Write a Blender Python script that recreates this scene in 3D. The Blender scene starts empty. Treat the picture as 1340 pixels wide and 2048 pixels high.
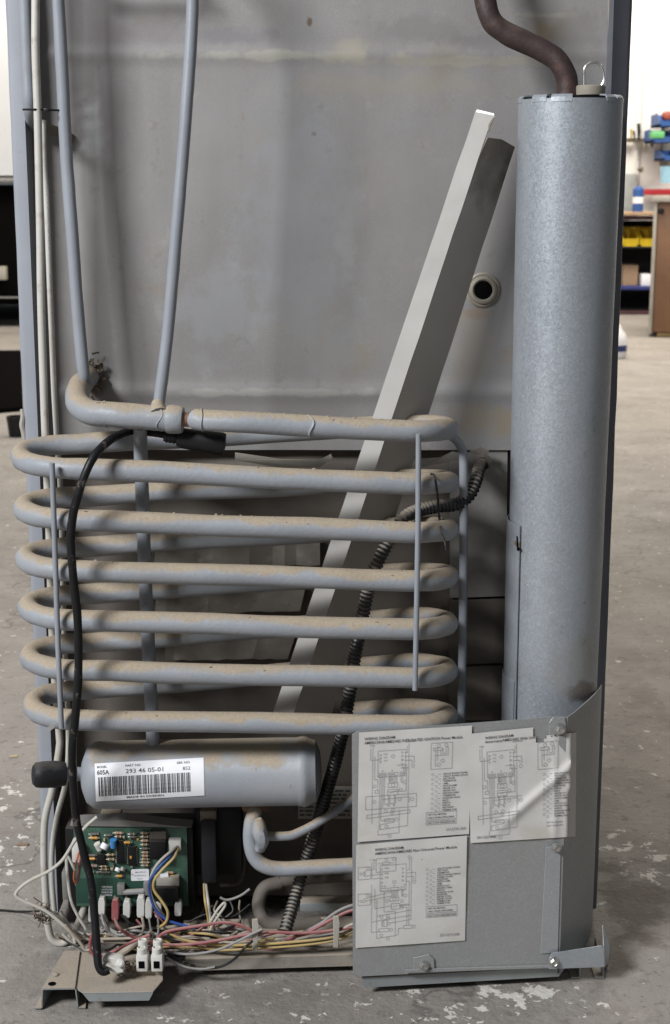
import bpy, bmesh, math, random
from mathutils import Vector, Matrix, noise
random.seed(7)
R = math.radians
sc = bpy.context.scene
COL = sc.collection
# ------------------------------------------------------------------ camera, world, lamps, exposure
F = 2900.0                       # focal length in photo pixels (photo 1340 x 2048)
PITCH = R(12.14)
CAM = Vector((0, -1.475, 0.777))
cd = bpy.data.cameras.new('camera'); cam = bpy.data.objects.new('camera', cd); COL.objects.link(cam)
cam.location = CAM; cam.rotation_euler = (R(90) - PITCH, 0, 0)
cd.sensor_fit = 'VERTICAL'; cd.sensor_height = 36; cd.sensor_width = 36; cd.lens = F / 2048 * 36
cd.clip_start = .05; cd.clip_end = 100
cd.dof.use_dof = True; cd.dof.focus_distance = 1.37; cd.dof.aperture_fstop = 16
sc.camera = cam
w = bpy.data.worlds.new("World"); sc.world = w; w.use_nodes = True
w.node_tree.nodes['Background'].inputs[0].default_value = (.86, .93, 1, 1)
w.node_tree.nodes['Background'].inputs[1].default_value = .15
sc.view_settings.view_transform = 'Standard'; sc.view_settings.look = 'None'
sc.view_settings.exposure = 0; sc.view_settings.gamma = 1
def area(name, loc, target, sx, sy, power, color):
    l = bpy.data.lights.new(name, 'AREA'); l.shape = 'RECTANGLE'; l.size = sx; l.size_y = sy
    l.energy = power; l.color = color
    o = bpy.data.objects.new(name, l); COL.objects.link(o); o.location = loc
    o.rotation_euler = (Vector(target) - Vector(loc)).to_track_quat('-Z', 'Y').to_euler()
    return o
area('shop_lamp', (-2.08, -2.12, 2.5), (0, 0, .45),  .95, .55, 170, (.95, .97, 1))
area('hall_lamp', (2.5, 6.3, 4.6), (2.6, 8, 0), 5, 2, 470, (1, .92, .80))
area('ceiling_lamp', (-2.4, 5.0, 4.6), (-2.3, 5.6, 0), 3, 1.2, 190, (1, .93, .83))
area('ceiling_lamp', (.8, 3.2, 4.4), (.8, 3.0, 0), 2.5, 1.2, 85, (1, .95, .88))

# ------------------------------------------------------------------ measuring helpers
SP, CP = math.sin(PITCH), math.cos(PITCH)
def ray(px, py):
    a = (px - 670) / F; b = -(py - 1024) / F
    return Vector((a, CP + b * SP, -SP + b * CP))
def at(px, py, Y):                       # point at depth Y
    d = ray(px, py); return CAM + d * ((Y - CAM.y) / d.y)
def onz(px, py, z):                      # point at height z
    d = ray(px, py); return CAM + d * ((z - CAM.z) / d.z)
def onplane(px, py, p0, n):
    d = ray(px, py); return CAM + d * ((p0 - CAM).dot(n) / d.dot(n))
def pxm(px, Y):                          # photo pixels -> metres near depth Y
    return px * (Y - CAM.y) / CP / F * 1.02
def P(pts, Y=None):
    return [at(p[0], p[1], p[2] if len(p) > 2 else Y) for p in pts]
def spline(pts, per=6):
    pts = [Vector(p) for p in pts]; out = []
    ext = [pts[0] * 2 - pts[1]] + pts + [pts[-1] * 2 - pts[-2]]
    for i in range(1, len(ext) - 2):
        p0, p1, p2, p3 = ext[i-1:i+3]
        for k in range(per):
            t = k / per; t2 = t*t; t3 = t2*t
            out.append(.5 * ((2*p1) + (p2-p0)*t + (2*p0-5*p1+4*p2-p3)*t2 + (3*p1-p0-3*p2+p3)*t3))
    out.append(pts[-1]); return out
# ------------------------------------------------------------------ mesh helpers
def tube(bm, pts, r, seg=12, mi=0, cap=True, wob=0, rfun=None):
    pts = [Vector(p) for p in pts]; n = len(pts)
    tg = []
    for i in range(n):
        a = pts[max(i-1, 0)]; b = pts[min(i+1, n-1)]; t = (b - a)
        tg.append(t.normalized() if t.length > 1e-9 else Vector((0, 0, 1)))
    u = tg[0].orthogonal().normalized(); rings = []
    for i in range(n):
        u = (u - tg[i] * u.dot(tg[i]))
        u = u.normalized() if u.length > 1e-6 else tg[i].orthogonal().normalized()
        v = tg[i].cross(u); rr = rfun(i / max(n-1, 1), i) if rfun else r
        ring = []
        for k in range(seg):
            a = 2*math.pi*k/seg
            d = u*math.cos(a) + v*math.sin(a)
            p = pts[i] + d*rr
            if wob: p += d * wob * noise.noise(p * 60)
            ring.append(bm.verts.new(p))
        rings.append(ring)
    for i in range(n-1):
        for k in range(seg):
            f = bm.faces.new((rings[i][k], rings[i][(k+1) % seg], rings[i+1][(k+1) % seg], rings[i+1][k])); f.material_index = mi
    if cap:
        f = bm.faces.new(list(reversed(rings[0]))); f.material_index = mi
        f = bm.faces.new(rings[-1]); f.material_index = mi
    return rings
def box(bm, x0, x1, y0, y1, z0, z1, bev=0, mi=0, M=None):
    vs = [bm.verts.new((x, y, z)) for x in (x0, x1) for y in (y0, y1) for z in (z0, z1)]
    if M: 
        for v in vs: v.co = M @ v.co
    q = [(0,1,3,2), (4,6,7,5), (0,4,5,1), (2,3,7,6), (0,2,6,4), (1,5,7,3)]
    fs = [bm.faces.new([vs[i] for i in f]) for f in q]
    for f in fs: f.material_index = mi
    if bev > 0:
        r = bmesh.ops.bevel(bm, geom=list({e for f in fs for e in f.edges}), offset=bev, segments=2, affect='EDGES', profile=.5)
        for f in r['faces']: f.material_index = mi
def pbox(bm, x0, y0, x1, y1, Y, depth, bev=0, mi=0):     # box whose front face shows at those photo pixels at depth Y
    a, b, c, d = at(x0, y0, Y), at(x1, y0, Y), at(x1, y1, Y), at(x0, y1, Y)
    box(bm, (a.x+d.x)/2, (b.x+c.x)/2, Y, Y+depth, (c.z+d.z)/2, (a.z+b.z)/2, bev, mi)
def prism(bm, loop, off, mi=0, bev=0):                   # extrude a 3-D polygon by vector off
    a = [bm.verts.new(p) for p in loop]; b = [bm.verts.new(Vector(p) + off) for p in loop]
    n = len(a); fs = []
    fs.append(bm.faces.new(a)); fs.append(bm.faces.new(list(reversed(b))))
    for i in range(n): fs.append(bm.faces.new((a[i], b[i], b[(i+1) % n], a[(i+1) % n])))
    for f in fs: f.material_index = mi
    if bev:
        bmesh.ops.bevel(bm, geom=list({e for f in fs for e in f.edges}), offset=bev, segments=1, affect='EDGES')
def lathe(bm, prof, M, seg=24, mi=0):                    # prof (r, h) about local z, mapped with M
    rings = []
    for r, h in prof:
        if r < 1e-6: rings.append([bm.verts.new(M @ Vector((0, 0, h)))])
        else: rings.append([bm.verts.new(M @ Vector((r*math.cos(2*math.pi*k/seg), r*math.sin(2*math.pi*k/seg), h))) for k in range(seg)])
    for a, b in zip(rings, rings[1:]):
        for k in range(seg):
            k2 = (k+1) % seg
            if len(a) == 1 and len(b) == 1: continue
            if len(a) == 1: vs = (a[0], b[k2], b[k])
            elif len(b) == 1: vs = (a[k], a[k2], b[0])
            else: vs = (a[k], a[k2], b[k2], b[k])
            bm.faces.new(vs).material_index = mi
def frame(loc, zdir, xdir=(1, 0, 0)):
    z = Vector(zdir).normalized(); x = Vector(xdir); x = (x - z*x.dot(z)).normalized(); y = z.cross(x)
    M = Matrix((x, y, z)).transposed().to_4x4(); M.translation = Vector(loc); return M
WP = {}
def link(name, data, parent, wloc, kind=None):
    o = bpy.data.objects.new(name, data); COL.objects.link(o)
    pl = WP[parent.name] if parent else Vector((0, 0, 0))
    o.parent = parent; o.location = wloc - pl; WP[o.name] = Vector(wloc)
    if kind: o['kind'] = kind
    return o
def obj(name, bm, mats, parent=None, label=None, cat=None, group=None, kind=None, ang=38, base=False, flat=False):
    if not isinstance(mats, (list, tuple)): mats = [mats]
    bmesh.ops.recalc_face_normals(bm, faces=bm.faces)
    lo = Vector([min(v.co[i] for v in bm.verts) for i in range(3)]); hi = Vector([max(v.co[i] for v in bm.verts) for i in range(3)])
    c = (lo + hi) / 2
    if base: c.z = lo.z
    for v in bm.verts: v.co -= c
    me = bpy.data.meshes.new(name); bm.to_mesh(me); bm.free()
    for m in mats: me.materials.append(m)
    if not flat:
        me.polygons.foreach_set('use_smooth', [True]*len(me.polygons)); me.set_sharp_from_angle(angle=R(ang))
    o = link(name, me, parent, c, kind)
    tag(o, label, cat, group); return o
def tag(o, label=None, cat=None, group=None):
    if label: o['label'] = label
    if cat: o['category'] = cat
    if group: o['group'] = group
def thing(name, loc, label, cat, group=None):
    o = link(name, None, None, Vector(loc)); tag(o, label, cat, group); o.empty_display_size = .1; return o
def BM(): return bmesh.new()

# ------------------------------------------------------------------ materials
def mk(name, col, rough=.5, metal=0, var=.12, vscale=18, bump=.0, bscale=350, dust=0, dustcol=(.42, .33, .24), dth=(.25, .8),
       spots=None, streak=False, speck=None, grime=None, paint=None, grain=0, blots=None, floor_shade_stains=None, cracks=0, trans=0, spec=.5, cols=None, stain=None):
    m = bpy.data.materials.new(name); m.use_nodes = True; nt = m.node_tree; N = nt.nodes; L = nt.links
    b = N['Principled BSDF']; b.inputs['Roughness'].default_value = rough; b.inputs['Metallic'].default_value = metal
    b.inputs['Specular IOR Level'].default_value = spec
    geo = N.new('ShaderNodeNewGeometry')
    def nz(scale, detail=4, vec=None, rough_=.6):
        n = N.new('ShaderNodeTexNoise'); n.inputs['Scale'].default_value = scale; n.inputs['Detail'].default_value = detail
        n.inputs['Roughness'].default_value = rough_
        L.new(vec or geo.outputs['Position'], n.inputs['Vector']); return n.outputs['Fac']
    def mr(v, a, c, o0=0, o1=1):
        n = N.new('ShaderNodeMapRange'); n.clamp = True; L.new(v, n.inputs[0])
        for i, x in enumerate((a, c, o0, o1)): n.inputs[i+1].default_value = x
        return n.outputs[0]
    def mul(a, c, op='MULTIPLY'):
        n = N.new('ShaderNodeMath'); n.operation = op
        for i, x in enumerate((a, c)):
            if isinstance(x, (int, float)): n.inputs[i].default_value = x
            else: L.new(x, n.inputs[i])
        return n.outputs[0]
    def mix(f, a, c):
        n = N.new('ShaderNodeMix'); n.data_type = 'RGBA'
        for i, x in ((0, f), (6, a), (7, c)):
            if isinstance(x, (int, float)): n.inputs[i].default_value = x
            elif isinstance(x, tuple): n.inputs[i].default_value = (*x[:3], 1)
            else: L.new(x, n.inputs[i])
        return n.outputs[2]
    c = tuple(col)
    lo = tuple(max(0, x*(1-var)) for x in col); hi = tuple(min(1, x*(1+var)) for x in col)
    out = mix(mr(nz(vscale, 5), .3, .7), lo, hi)
    rg = None
    if grain:
        out = mix(mul(mr(nz(900, 2), .38, .66), grain*2), out, tuple(x*.72 for x in col)); out = mix(mul(mr(nz(700, 2), .45, .7), grain*1.6), out, tuple(min(1, x*1.3) for x in col))
    if streak:
        mp = N.new('ShaderNodeMapping'); mp.inputs['Scale'].default_value = (22, 22, 1.6)
        L.new(geo.outputs['Position'], mp.inputs['Vector'])
        s = mr(nz(1, 4, mp.outputs['Vector']), .35, .7); out = mix(mul(s, .5), out, tuple(x*.78 for x in col))
        s2 = mr(nz(5.5, 3), .5, .72); out = mix(mul(s2, .45), out, tuple(min(1, x*1.22) for x in (col[0]*1.0, col[1]*.99, col[2]*.95)))
    if speck:                                   # (scale, amount) crystalline spangle
        v = N.new('ShaderNodeTexVoronoi'); v.inputs['Scale'].default_value = speck[0]; L.new(geo.outputs['Position'], v.inputs['Vector'])
        sx = N.new('ShaderNodeSeparateColor'); L.new(v.outputs['Color'], sx.inputs[0])
        out = mix(mul(mr(sx.outputs[0], .55, 1), speck[1]), out, tuple(min(1, x*1.75) for x in col))
        out = mix(mul(mr(sx.outputs[1], .6, 1), speck[1]*.8), out, tuple(x*.62 for x in col))
        rg = mr(sx.outputs[2], 0, 1, rough-.12, rough+.12)
    for sp in (spots or []):                    # (scale, threshold, width, colour, strength)
        s = mr(nz(sp[0], 5, None, .65), sp[1], sp[1]+sp[2]); out = mix(mul(s, sp[4]), out, sp[3])
    if grime:                                   # (z0, z1, colour, strength): caked dirt towards one end
        sp_ = N.new('ShaderNodeSeparateXYZ'); L.new(geo.outputs['Position'], sp_.inputs[0])
        zz = mul(mr(sp_.outputs['Z'], grime[0], grime[1]), mr(nz(30, 5), .25, .75, -.35, .35), 'ADD')
        out = mix(mul(mr(zz, .35, .8), grime[3]), out, grime[2])
    if paint:                                   # islands of old floor paint left round given spots
        acc = None
        for (cx, cy, rx, ry, am) in paint:
            mp = N.new('ShaderNodeMapping'); mp.vector_type = 'POINT'; mp.inputs['Scale'].default_value = (1/rx, 1/ry, 0); mp.inputs['Location'].default_value = (-cx/rx, -cy/ry, 0)
            L.new(geo.outputs['Position'], mp.inputs['Vector']); ln = N.new('ShaderNodeVectorMath'); ln.operation = 'LENGTH'; L.new(mp.outputs[0], ln.inputs[0])
            q = mr(ln.outputs['Value'], 0, 1.6, am, 0); acc = q if acc is None else mul(acc, q, 'MAXIMUM')
        n1 = nz(42, 6, None, .62); n2 = nz(150, 4, None, .6)
        v_ = mul(mul(n1, mul(n2, .35), 'ADD'), acc, 'ADD')
        pm_ = mr(v_, .842, .858); out = mix(mul(pm_, .93), out, (.62, .585, .53))
        bare = mr(nz(120, 4), .6, .66); out = mix(mul(mul(pm_, bare), .5), out, (.36, .32, .28))
    if cracks:
        nv = N.new('ShaderNodeTexNoise'); nv.inputs['Scale'].default_value = 3; nv.inputs['Detail'].default_value = 6; L.new(geo.outputs['Position'], nv.inputs['Vector'])
        ad = N.new('ShaderNodeMix'); ad.data_type = 'RGBA'; ad.blend_type = 'LINEAR_LIGHT'; ad.inputs[0].default_value = .35; L.new(geo.outputs['Position'], ad.inputs[6]); L.new(nv.outputs['Color'], ad.inputs[7])
        ve = N.new('ShaderNodeTexVoronoi'); ve.feature = 'DISTANCE_TO_EDGE'; ve.inputs['Scale'].default_value = 1.15; L.new(ad.outputs[2], ve.inputs['Vector'])
        out = mix(mul(mul(mr(ve.outputs['Distance'], .0, .006, 1, 0), mr(nz(2.2, 3), .45, .6)), cracks), out, tuple(x*.4 for x in col))
    for bl in [(*b_, 1) for b_ in (floor_shade_stains or [])] + [(*b_, 0) for b_ in (blots or [])]:                    # stains and painted shade, each with its own place, ragged by noise (x, z, rx, rz, colour, strength)
        mp = N.new('ShaderNodeMapping'); 
        if bl[6]: mp.inputs['Scale'].default_value = (1/bl[2], 1/bl[3], 0); mp.inputs['Location'].default_value = (-bl[0]/bl[2], -bl[1]/bl[3], 0)
        else: mp.inputs['Scale'].default_value = (1/bl[2], 0, 1/bl[3]); mp.inputs['Location'].default_value = (-bl[0]/bl[2], 0, -bl[1]/bl[3])
        L.new(geo.outputs['Position'], mp.inputs['Vector']); ln = N.new('ShaderNodeVectorMath'); ln.operation = 'LENGTH'; L.new(mp.outputs[0], ln.inputs[0])
        q = mul(mr(ln.outputs['Value'], 0, 1.5, 1, 0), mr(nz(26, 6, None, .65), .3, .7, -.45, .45), 'ADD')
        out = mix(mul(mr(q, .38, .72), bl[5]), out, bl[4])
    df = None
    if dust:
        sep = N.new('ShaderNodeSeparateXYZ'); L.new(geo.outputs['Normal'], sep.inputs[0])
        wob = mul(mr(nz(30, 5, None, .65), .25, .75, -.42, .42), mr(nz(8, 3), .3, .7, -.28, .22), 'ADD')
        df = mr(mul(sep.outputs['Z'], wob, 'ADD'), dth[0], dth[1]); df = mul(df, dust)
        fine = mix(mr(nz(420, 4), .3, .7), tuple(x*.84 for x in dustcol), tuple(min(1, x*1.10) for x in dustcol)); fine = mix(mul(mr(nz(35, 5), .5, .7), .5), fine, tuple(x*.78 for x in dustcol))
        out = mix(df, out, fine)
        rr = N.new('ShaderNodeMix'); rr.data_type = 'FLOAT'; L.new(df, rr.inputs[0]); rr.inputs[2].default_value = rough; rr.inputs[3].default_value = .95
        rg = rr.outputs[0]
    L.new(out, b.inputs['Base Color'])
    if rg is not None: L.new(rg, b.inputs['Roughness'])
    else: L.new(mr(nz(vscale*2.2, 4), .3, .7, max(.03, rough-.09), min(1, rough+.1)), b.inputs['Roughness'])
    if bump:
        bp = N.new('ShaderNodeBump'); bp.inputs['Strength'].default_value = bump; bp.inputs['Distance'].default_value = .002
        h = nz(bscale, 4)
        if dust: 
            h = mul(h, mul(mul(nz(120, 5), df), 1.6), 'ADD')
        L.new(h, bp.inputs['Height']); L.new(bp.outputs[0], b.inputs['Normal'])
    if trans:
        b.inputs['Transmission Weight'].default_value = 0; b.inputs['Subsurface Weight'].default_value = trans
        b.inputs['Subsurface Radius'].default_value = (.01, .01, .01)
    return m
TAN = (.365, .295, .212)
M_pipe = mk('grey_enamel', (.262, .277, .30), .52, 0, .12, 14, .2, 220, grain=.08, dust=.95, dustcol=TAN, dth=(.24, .66), spots=[(9, .5, .25, (.32, .30, .275), .4), (45, .66, .05, (.30, .19, .10), .5)])
M_vessel = mk('vessel_enamel', (.262, .277, .30), .5, 0, .12, 10, .12, 260, grain=.08, dust=.92, dustcol=TAN, dth=(.62, .95), spots=[(9, .52, .25, (.32, .305, .285), .4), (45, .66, .05, (.30, .19, .10), .4), (130, .68, .03, (.12, .10, .09), .6)])
M_pipe_clean = mk('grey_enamel_clean', (.252, .268, .295), .4, 0, .10, 14, .08, 260, dust=.5, dustcol=TAN, dth=(.5, .9), spots=[(12, .55, .2, (.33, .325, .315), .35), (70, .68, .03, (.13, .12, .11), .7)])
def blot(px, py, rx, ry, col, st):
    c = at(px, py, 0); return (c.x, c.z, pxm(rx, 0), pxm(ry, 0), col, st)
PANEL_STAINS_SHADE = [blot(540, 112, 230, 12, (.37, .355, .30), .7), blot(900, 122, 260, 12, (.34, .31, .25), .6), blot(700, 92, 40, 22, (.36, .32, .25), .6), blot(470, 72, 90, 22, (.20, .19, .20), .7), blot(1000, 85, 130, 26, (.20, .185, .185), .7),
    blot(860, 60, 120, 30, (.215, .20, .195), .6), blot(1085, 62, 40, 36, (.27, .21, .14), .8), blot(1090, 30, 60, 8, (.38, .35, .29), .7), blot(1150, 80, 60, 60, (.215, .20, .185), .6), blot(950, 700, 60, 90, (.30, .27, .22), .6), blot(960, 840, 90, 40, (.27, .225, .165), .75), blot(965, 625, 40, 14, (.26, .20, .14), .6),
    blot(620, 42, 7, 12, (.12, .085, .05), .9), blot(628, 268, 5, 4, (.14, .09, .05), .9), blot(560, 785, 280, 10, (.36, .35, .325), .7), blot(560, 820, 300, 22, (.24, .225, .205), .5), blot(250, 60, 130, 30, (.235, .21, .215), .7), blot(225, 230, 40, 200, (.25, .225, .23), .55), blot(185, 250, 28, 60, (.34, .345, .345), .6),  # bar and tall band at upper left paint the pipe's shadow in
    blot(600, 480, 140, 240, (.27, .272, .285), .6), blot(450, 620, 110, 120, (.30, .305, .32), .5), blot(820, 380, 120, 160, (.27, .255, .24), .5), blot(690, 500, 30, 60, (.33, .325, .31), .35), blot(190, 760, 26, 40, (.13, .10, .075), .85), blot(760, 170, 300, 26, (.30, .27, .225), .4)]
M_panel = mk('panel_sheet', (.272, .259, .250), .5, .12, .09, 9, .05, 180, streak=True,
             grain=.17, blots=PANEL_STAINS_SHADE, spots=[(4.2, .52, .2, (.265, .272, .29), .5), (11, .57, .16, (.21, .195, .19), .5), (26, .60, .1, (.35, .33, .295), .5), (14, .60, .1, (.25, .215, .17), .6), (48, .61, .07, (.20, .185, .17), .45), (5, .56, .14, (.235, .215, .205), .5), (75, .69, .04, (.16, .14, .115), .5), (160, .70, .03, (.12, .10, .08), .55)], dust=.6, dustcol=TAN, dth=(.6, .95))
M_flange = mk('flange_paint', (.265, .278, .308), .5, 0, .07, 12, .05, 300, spots=[(60, .68, .04, (.18, .16, .15), .5)])
M_darkflange = mk('dark_flange', (.105, .110, .130), .55, 0, .15, 10, .05, 300)  # right flange, a darker tone than the left
M_galv = mk('galvanised_steel', (.395, .422, .455), .46, .5, .1, 6, .05, 500, speck=(640, .15), streak=True, grain=.03, blots=[(lambda c: (c.x, c.z, .014, .012, (.10, .075, .06), .8))(at(1168, 1385, -.1)), (lambda c: (c.x, c.z, .05, .03, (.34, .33, .30), .4))(at(1140, 1330, -.1)), (lambda c: (c.x, c.z, .004, .004, (.2, .14, .06), .9))(at(1040, 1098, -.11))],
            spots=[(7, .54, .2, (.32, .345, .365), .6), (32, .56, .14, (.45, .475, .50), .35), (26, .57, .12, (.30, .325, .345), .5), (60, .66, .04, (.2, .19, .17), .4)])
M_cover = mk('dull_galvanised_cover', (.33, .333, .328), .5, .35, .07, 8, .05, 500, speck=(800, .2),
             spots=[(16, .6, .15, (.25, .245, .225), .5), (90, .7, .04, (.16, .13, .10), .5)])
M_rail = mk('dusty_rail', (.25, .225, .19), .8, .05, .2, 25, .2, 300, dust=.9, dustcol=(.40, .34, .27), dth=(.2, .8), spots=[(18, .58, .1, (.30, .31, .31), .6), (50, .62, .06, (.14, .115, .09), .7)])
M_strip = mk('lighter_galvanised_strip', (.38, .395, .405), .45, .4, .08, 12, .05, 500, speck=(800, .2))
M_tray = mk('dusty_tray_steel', (.30, .32, .32), .5, .4, .1, 20, .1, 300, dust=.97, dustcol=(.43, .365, .29), dth=(.3, .8), spots=[(60, .64, .06, (.2, .14, .09), .5)])
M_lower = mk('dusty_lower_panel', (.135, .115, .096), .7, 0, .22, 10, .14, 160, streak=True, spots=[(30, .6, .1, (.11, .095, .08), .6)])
M_foil = mk('foil_tape', (.26, .25, .235), .5, .3, .15, 20, .3, 70, spots=[(20, .55, .15, (.22, .19, .15), .6)])
M_insul = mk('dusty_insulation', (.23, .205, .175), .8, 0, .2, 30, .25, 120, spots=[(40, .58, .08, (.15, .13, .11), .6), (60, .6, .06, (.33, .30, .26), .6)])
M_tape = mk('tan_tape', (.37, .345, .30), .7, 0, .15, 15, .2, 120, dust=.6, dustcol=TAN)
M_rust = mk('rusty_brown_pipe', (.045, .028, .026), .6, .1, .3, 25, .3, 200, spots=[(22, .56, .12, (.13, .065, .055), .65), (60, .62, .05, (.09, .05, .035), .8)], dust=.35, dustcol=(.2, .14, .10), dth=(.4, 1))
M_chan = mk('cream_channel_paint', (.36, .345, .318), .55, 0, .08, 12, .04, 240, spots=[(30, .70, .04, (.3, .24, .17), .5)])
M_chanside = mk('grimy_channel_paint', (.38, .352, .315), .55, 0, .06, 12, .04, 240, spots=[(30, .70, .04, (.3, .24, .17), .5)], grime=(at(1000, 520, 0).z, at(1000, 250, 0).z, (.15, .125, .095), .8))
M_chandirt = mk('grimy_channel_steel', (.17, .145, .11), .8, 0, .4, 22, .4, 90, spots=[(28, .55, .08, (.30, .25, .18), .6)])
M_raw = mk('raw_steel_edge', (.62, .63, .64), .35, .8, .1, 40)
M_rubber = mk('black_rubber', (.012, .012, .014), .55, 0, .25, 40, .1, 300, spec=.3, dust=.45, dustcol=(.2, .18, .16), dth=(.3, 1))
M_cord = mk('black_cord', (.008, .008, .009), .45, spec=.28, metal=0, var=.2, vscale=60, bump=.15, bscale=130, spots=[(60, .60, .05, (.16, .135, .11), .55)])
M_hose = mk('corrugated_hose', (.018, .018, .02), .4, 0, .25, 30, .05, 300, dust=.85, dustcol=(.36, .31, .25), dth=(.3, .85), spots=[(16, .6, .1, (.28, .24, .19), .5)])
M_white = mk('white_plastic', (.62, .61, .57), .4, 0, .05, 40, 0, 300, dust=.45, dustcol=(.45, .38, .29), dth=(.5, .95), trans=.15)
M_wcable = mk('white_cable', (.50, .485, .44), .45, 0, .06, 30, .03, 300, spots=[(50, .56, .1, (.33, .28, .215), .6), (15, .55, .15, (.40, .36, .30), .5)], dust=.6, dustcol=TAN, dth=(.1, .9))
M_tancable = mk('dusty_tan_cable', (.36, .31, .25), .8, 0, .15, 60, .2, 300)
M_red = mk('pink_red_wire', (.30, .085, .09), .5, 0, .15, 40, 0, 300, dust=.75, spots=[(40, .56, .1, (.27, .17, .14), .5)], dustcol=(.36, .24, .2), dth=(.3, .9))
M_yel = mk('yellow_wire', (.46, .33, .12), .5, 0, .15, 40, 0, 300, dust=.6, spots=[(40, .56, .1, (.33, .26, .15), .5)], dustcol=TAN, dth=(.4, .9))
M_blue = mk('blue_wire', (.035, .085, .30), .4, 0, .1, 40)
M_org = mk('orange_wire', (.5, .14, .06), .4, 0, .1, 40)
M_grey = mk('grey_wire', (.22, .22, .22), .5, 0, .15, 60, dust=.5, dustcol=(.36, .31, .25), dth=(.3, .9))
M_blk = mk('black_plastic', (.009, .009, .010), .45, 0, .2, 40, .05, 300, spec=.3, dust=.4, dustcol=(.14, .12, .1), dth=(.5, 1))
M_pcb = mk('circuit_board_green', (.052, .112, .080), .42, 0, .15, 60, 0, 300, spots=[(120, .56, .05, (.07, .17, .11), .6)])
M_pcbd = mk('circuit_board_dark_green', (.022, .068, .048), .4, 0, .15, 60)
M_ink = mk('print_ink', (.07, .07, .075), .6, 0, .1, 200)
M_lightink = mk('worn_print_ink', (.24, .24, .255), .7, 0, .3, 200)
M_paper = mk('yellowed_paper', (.60, .58, .545), .75, 0, .05, 30, .05, 500, spots=[(9, .58, .1, (.47, .43, .36), .5), (200, .70, .03, (.3, .25, .2), .5)])
M_label = mk('white_label', (.78, .78, .80), .45, 0, .03, 40, spots=[(30, .64, .1, (.62, .60, .57), .5)])
M_zinc = mk('zinc_bolt', (.62, .62, .60), .28, .9, .15, 80, spots=[(90, .62, .06, (.3, .25, .18), .5)])
M_copper = mk('threaded_brass', (.40, .26, .19), .55, .4, .2, 60, .1, 300, dust=.5, dustcol=TAN)
M_beige = mk('beige_moulding', (.27, .24, .195), .6, 0, .12, 30, .05, 300)
M_resist = mk('resistor_body', (.50, .37, .22), .5, 0, .2, 300)
M_orange_c = mk('orange_component', (.60, .30, .06), .4, 0, .15, 200)
M_bluec = mk('blue_capacitor', (.05, .22, .50), .35, 0, .1, 100)
M_void = mk('dark_hole_and_shade', (.005, .0045, .0045), .95, 0, .1, 40, spec=0)  # black for holes, and for shade under and before the trailer
M_lint = mk('brown_lint', (.17, .135, .10), .95, 0, .3, 300)

# ------------------------------------------------------------------ text and line helpers (flat print)
TXT = {}
def text_mesh(s, bold=0.0, space=1.15):
    k = (s, bold)
    if k in TXT: return TXT[k]
    cu = bpy.data.curves.new('print_text', 'FONT'); cu.body = s; cu.size = 1; cu.offset = bold; cu.resolution_u = 2; cu.space_line = space
    to = bpy.data.objects.new('print_text', cu); me = to.to_mesh()
    vs = [v.co.copy() for v in me.vertices]; fs = [tuple(p.vertices) for p in me.polygons]
    to.to_mesh_clear(); bpy.data.objects.remove(to); bpy.data.curves.remove(cu)
    TXT[k] = (vs, fs); return TXT[k]
def put_text(bm, s, u, v, h, mapf, mi=1, bold=.0, width=None, space=1.15, rot=0):
    vs, fs = text_mesh(s, bold, space)
    if not vs: return
    mx = max(p.x for p in vs); sx = h if width is None else width / mx
    out = []
    for p in vs:
        x, y = p.x*sx, p.y*h
        if rot: x, y = x*math.cos(rot)-y*math.sin(rot), x*math.sin(rot)+y*math.cos(rot)
        out.append(bm.verts.new(mapf(u + x, v + y)))
    for f in fs:
        try: bm.faces.new([out[i] for i in f]).material_index = mi
        except ValueError: pass
def put_line(bm, pts, wd, mapf, mi=1):
    for (x0, y0), (x1, y1) in zip(pts, pts[1:]):
        d = Vector((x1-x0, y1-y0)); l = d.length
        if l < 1e-6: continue
        n = Vector((-d.y, d.x)) / l * wd / 2; k = max(1, int(l / .06))
        d2 = d / l * wd/2
        for j in range(k):
            a = Vector((x0, y0)) + d*(j/k) - (d2 if j == 0 else d2*0); b = Vector((x0, y0)) + d*((j+1)/k) + (d2 if j == k-1 else d2*0)
            bm.faces.new([bm.verts.new(mapf(q.x, q.y)) for q in (a-n, b-n, b+n, a+n)]).material_index = mi
def put_rect(bm, x0, y0, x1, y1, wd, mapf, mi=1):
    put_line(bm, [(x0, y0), (x1, y0), (x1, y1), (x0, y1), (x0, y0)], wd, mapf, mi)
def put_ring(bm, x, y, r, wd, mapf, mi=1, asp=1):
    n = 8
    for k in range(n):
        a, b = 2*math.pi*k/n, 2*math.pi*(k+1)/n
        q = [(r-wd/2, a), (r+wd/2, a), (r+wd/2, b), (r-wd/2, b)]
        bm.faces.new([bm.verts.new(mapf(x+rr*math.cos(t), y+asp*rr*math.sin(t))) for rr, t in q]).material_index = mi
def quad_fill(bm, x0, y0, x1, y1, mapf, mi):
    bm.faces.new([bm.verts.new(mapf(*q)) for q in ((x0, y0), (x1, y0), (x1, y1), (x0, y1))]).material_index = mi

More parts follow.
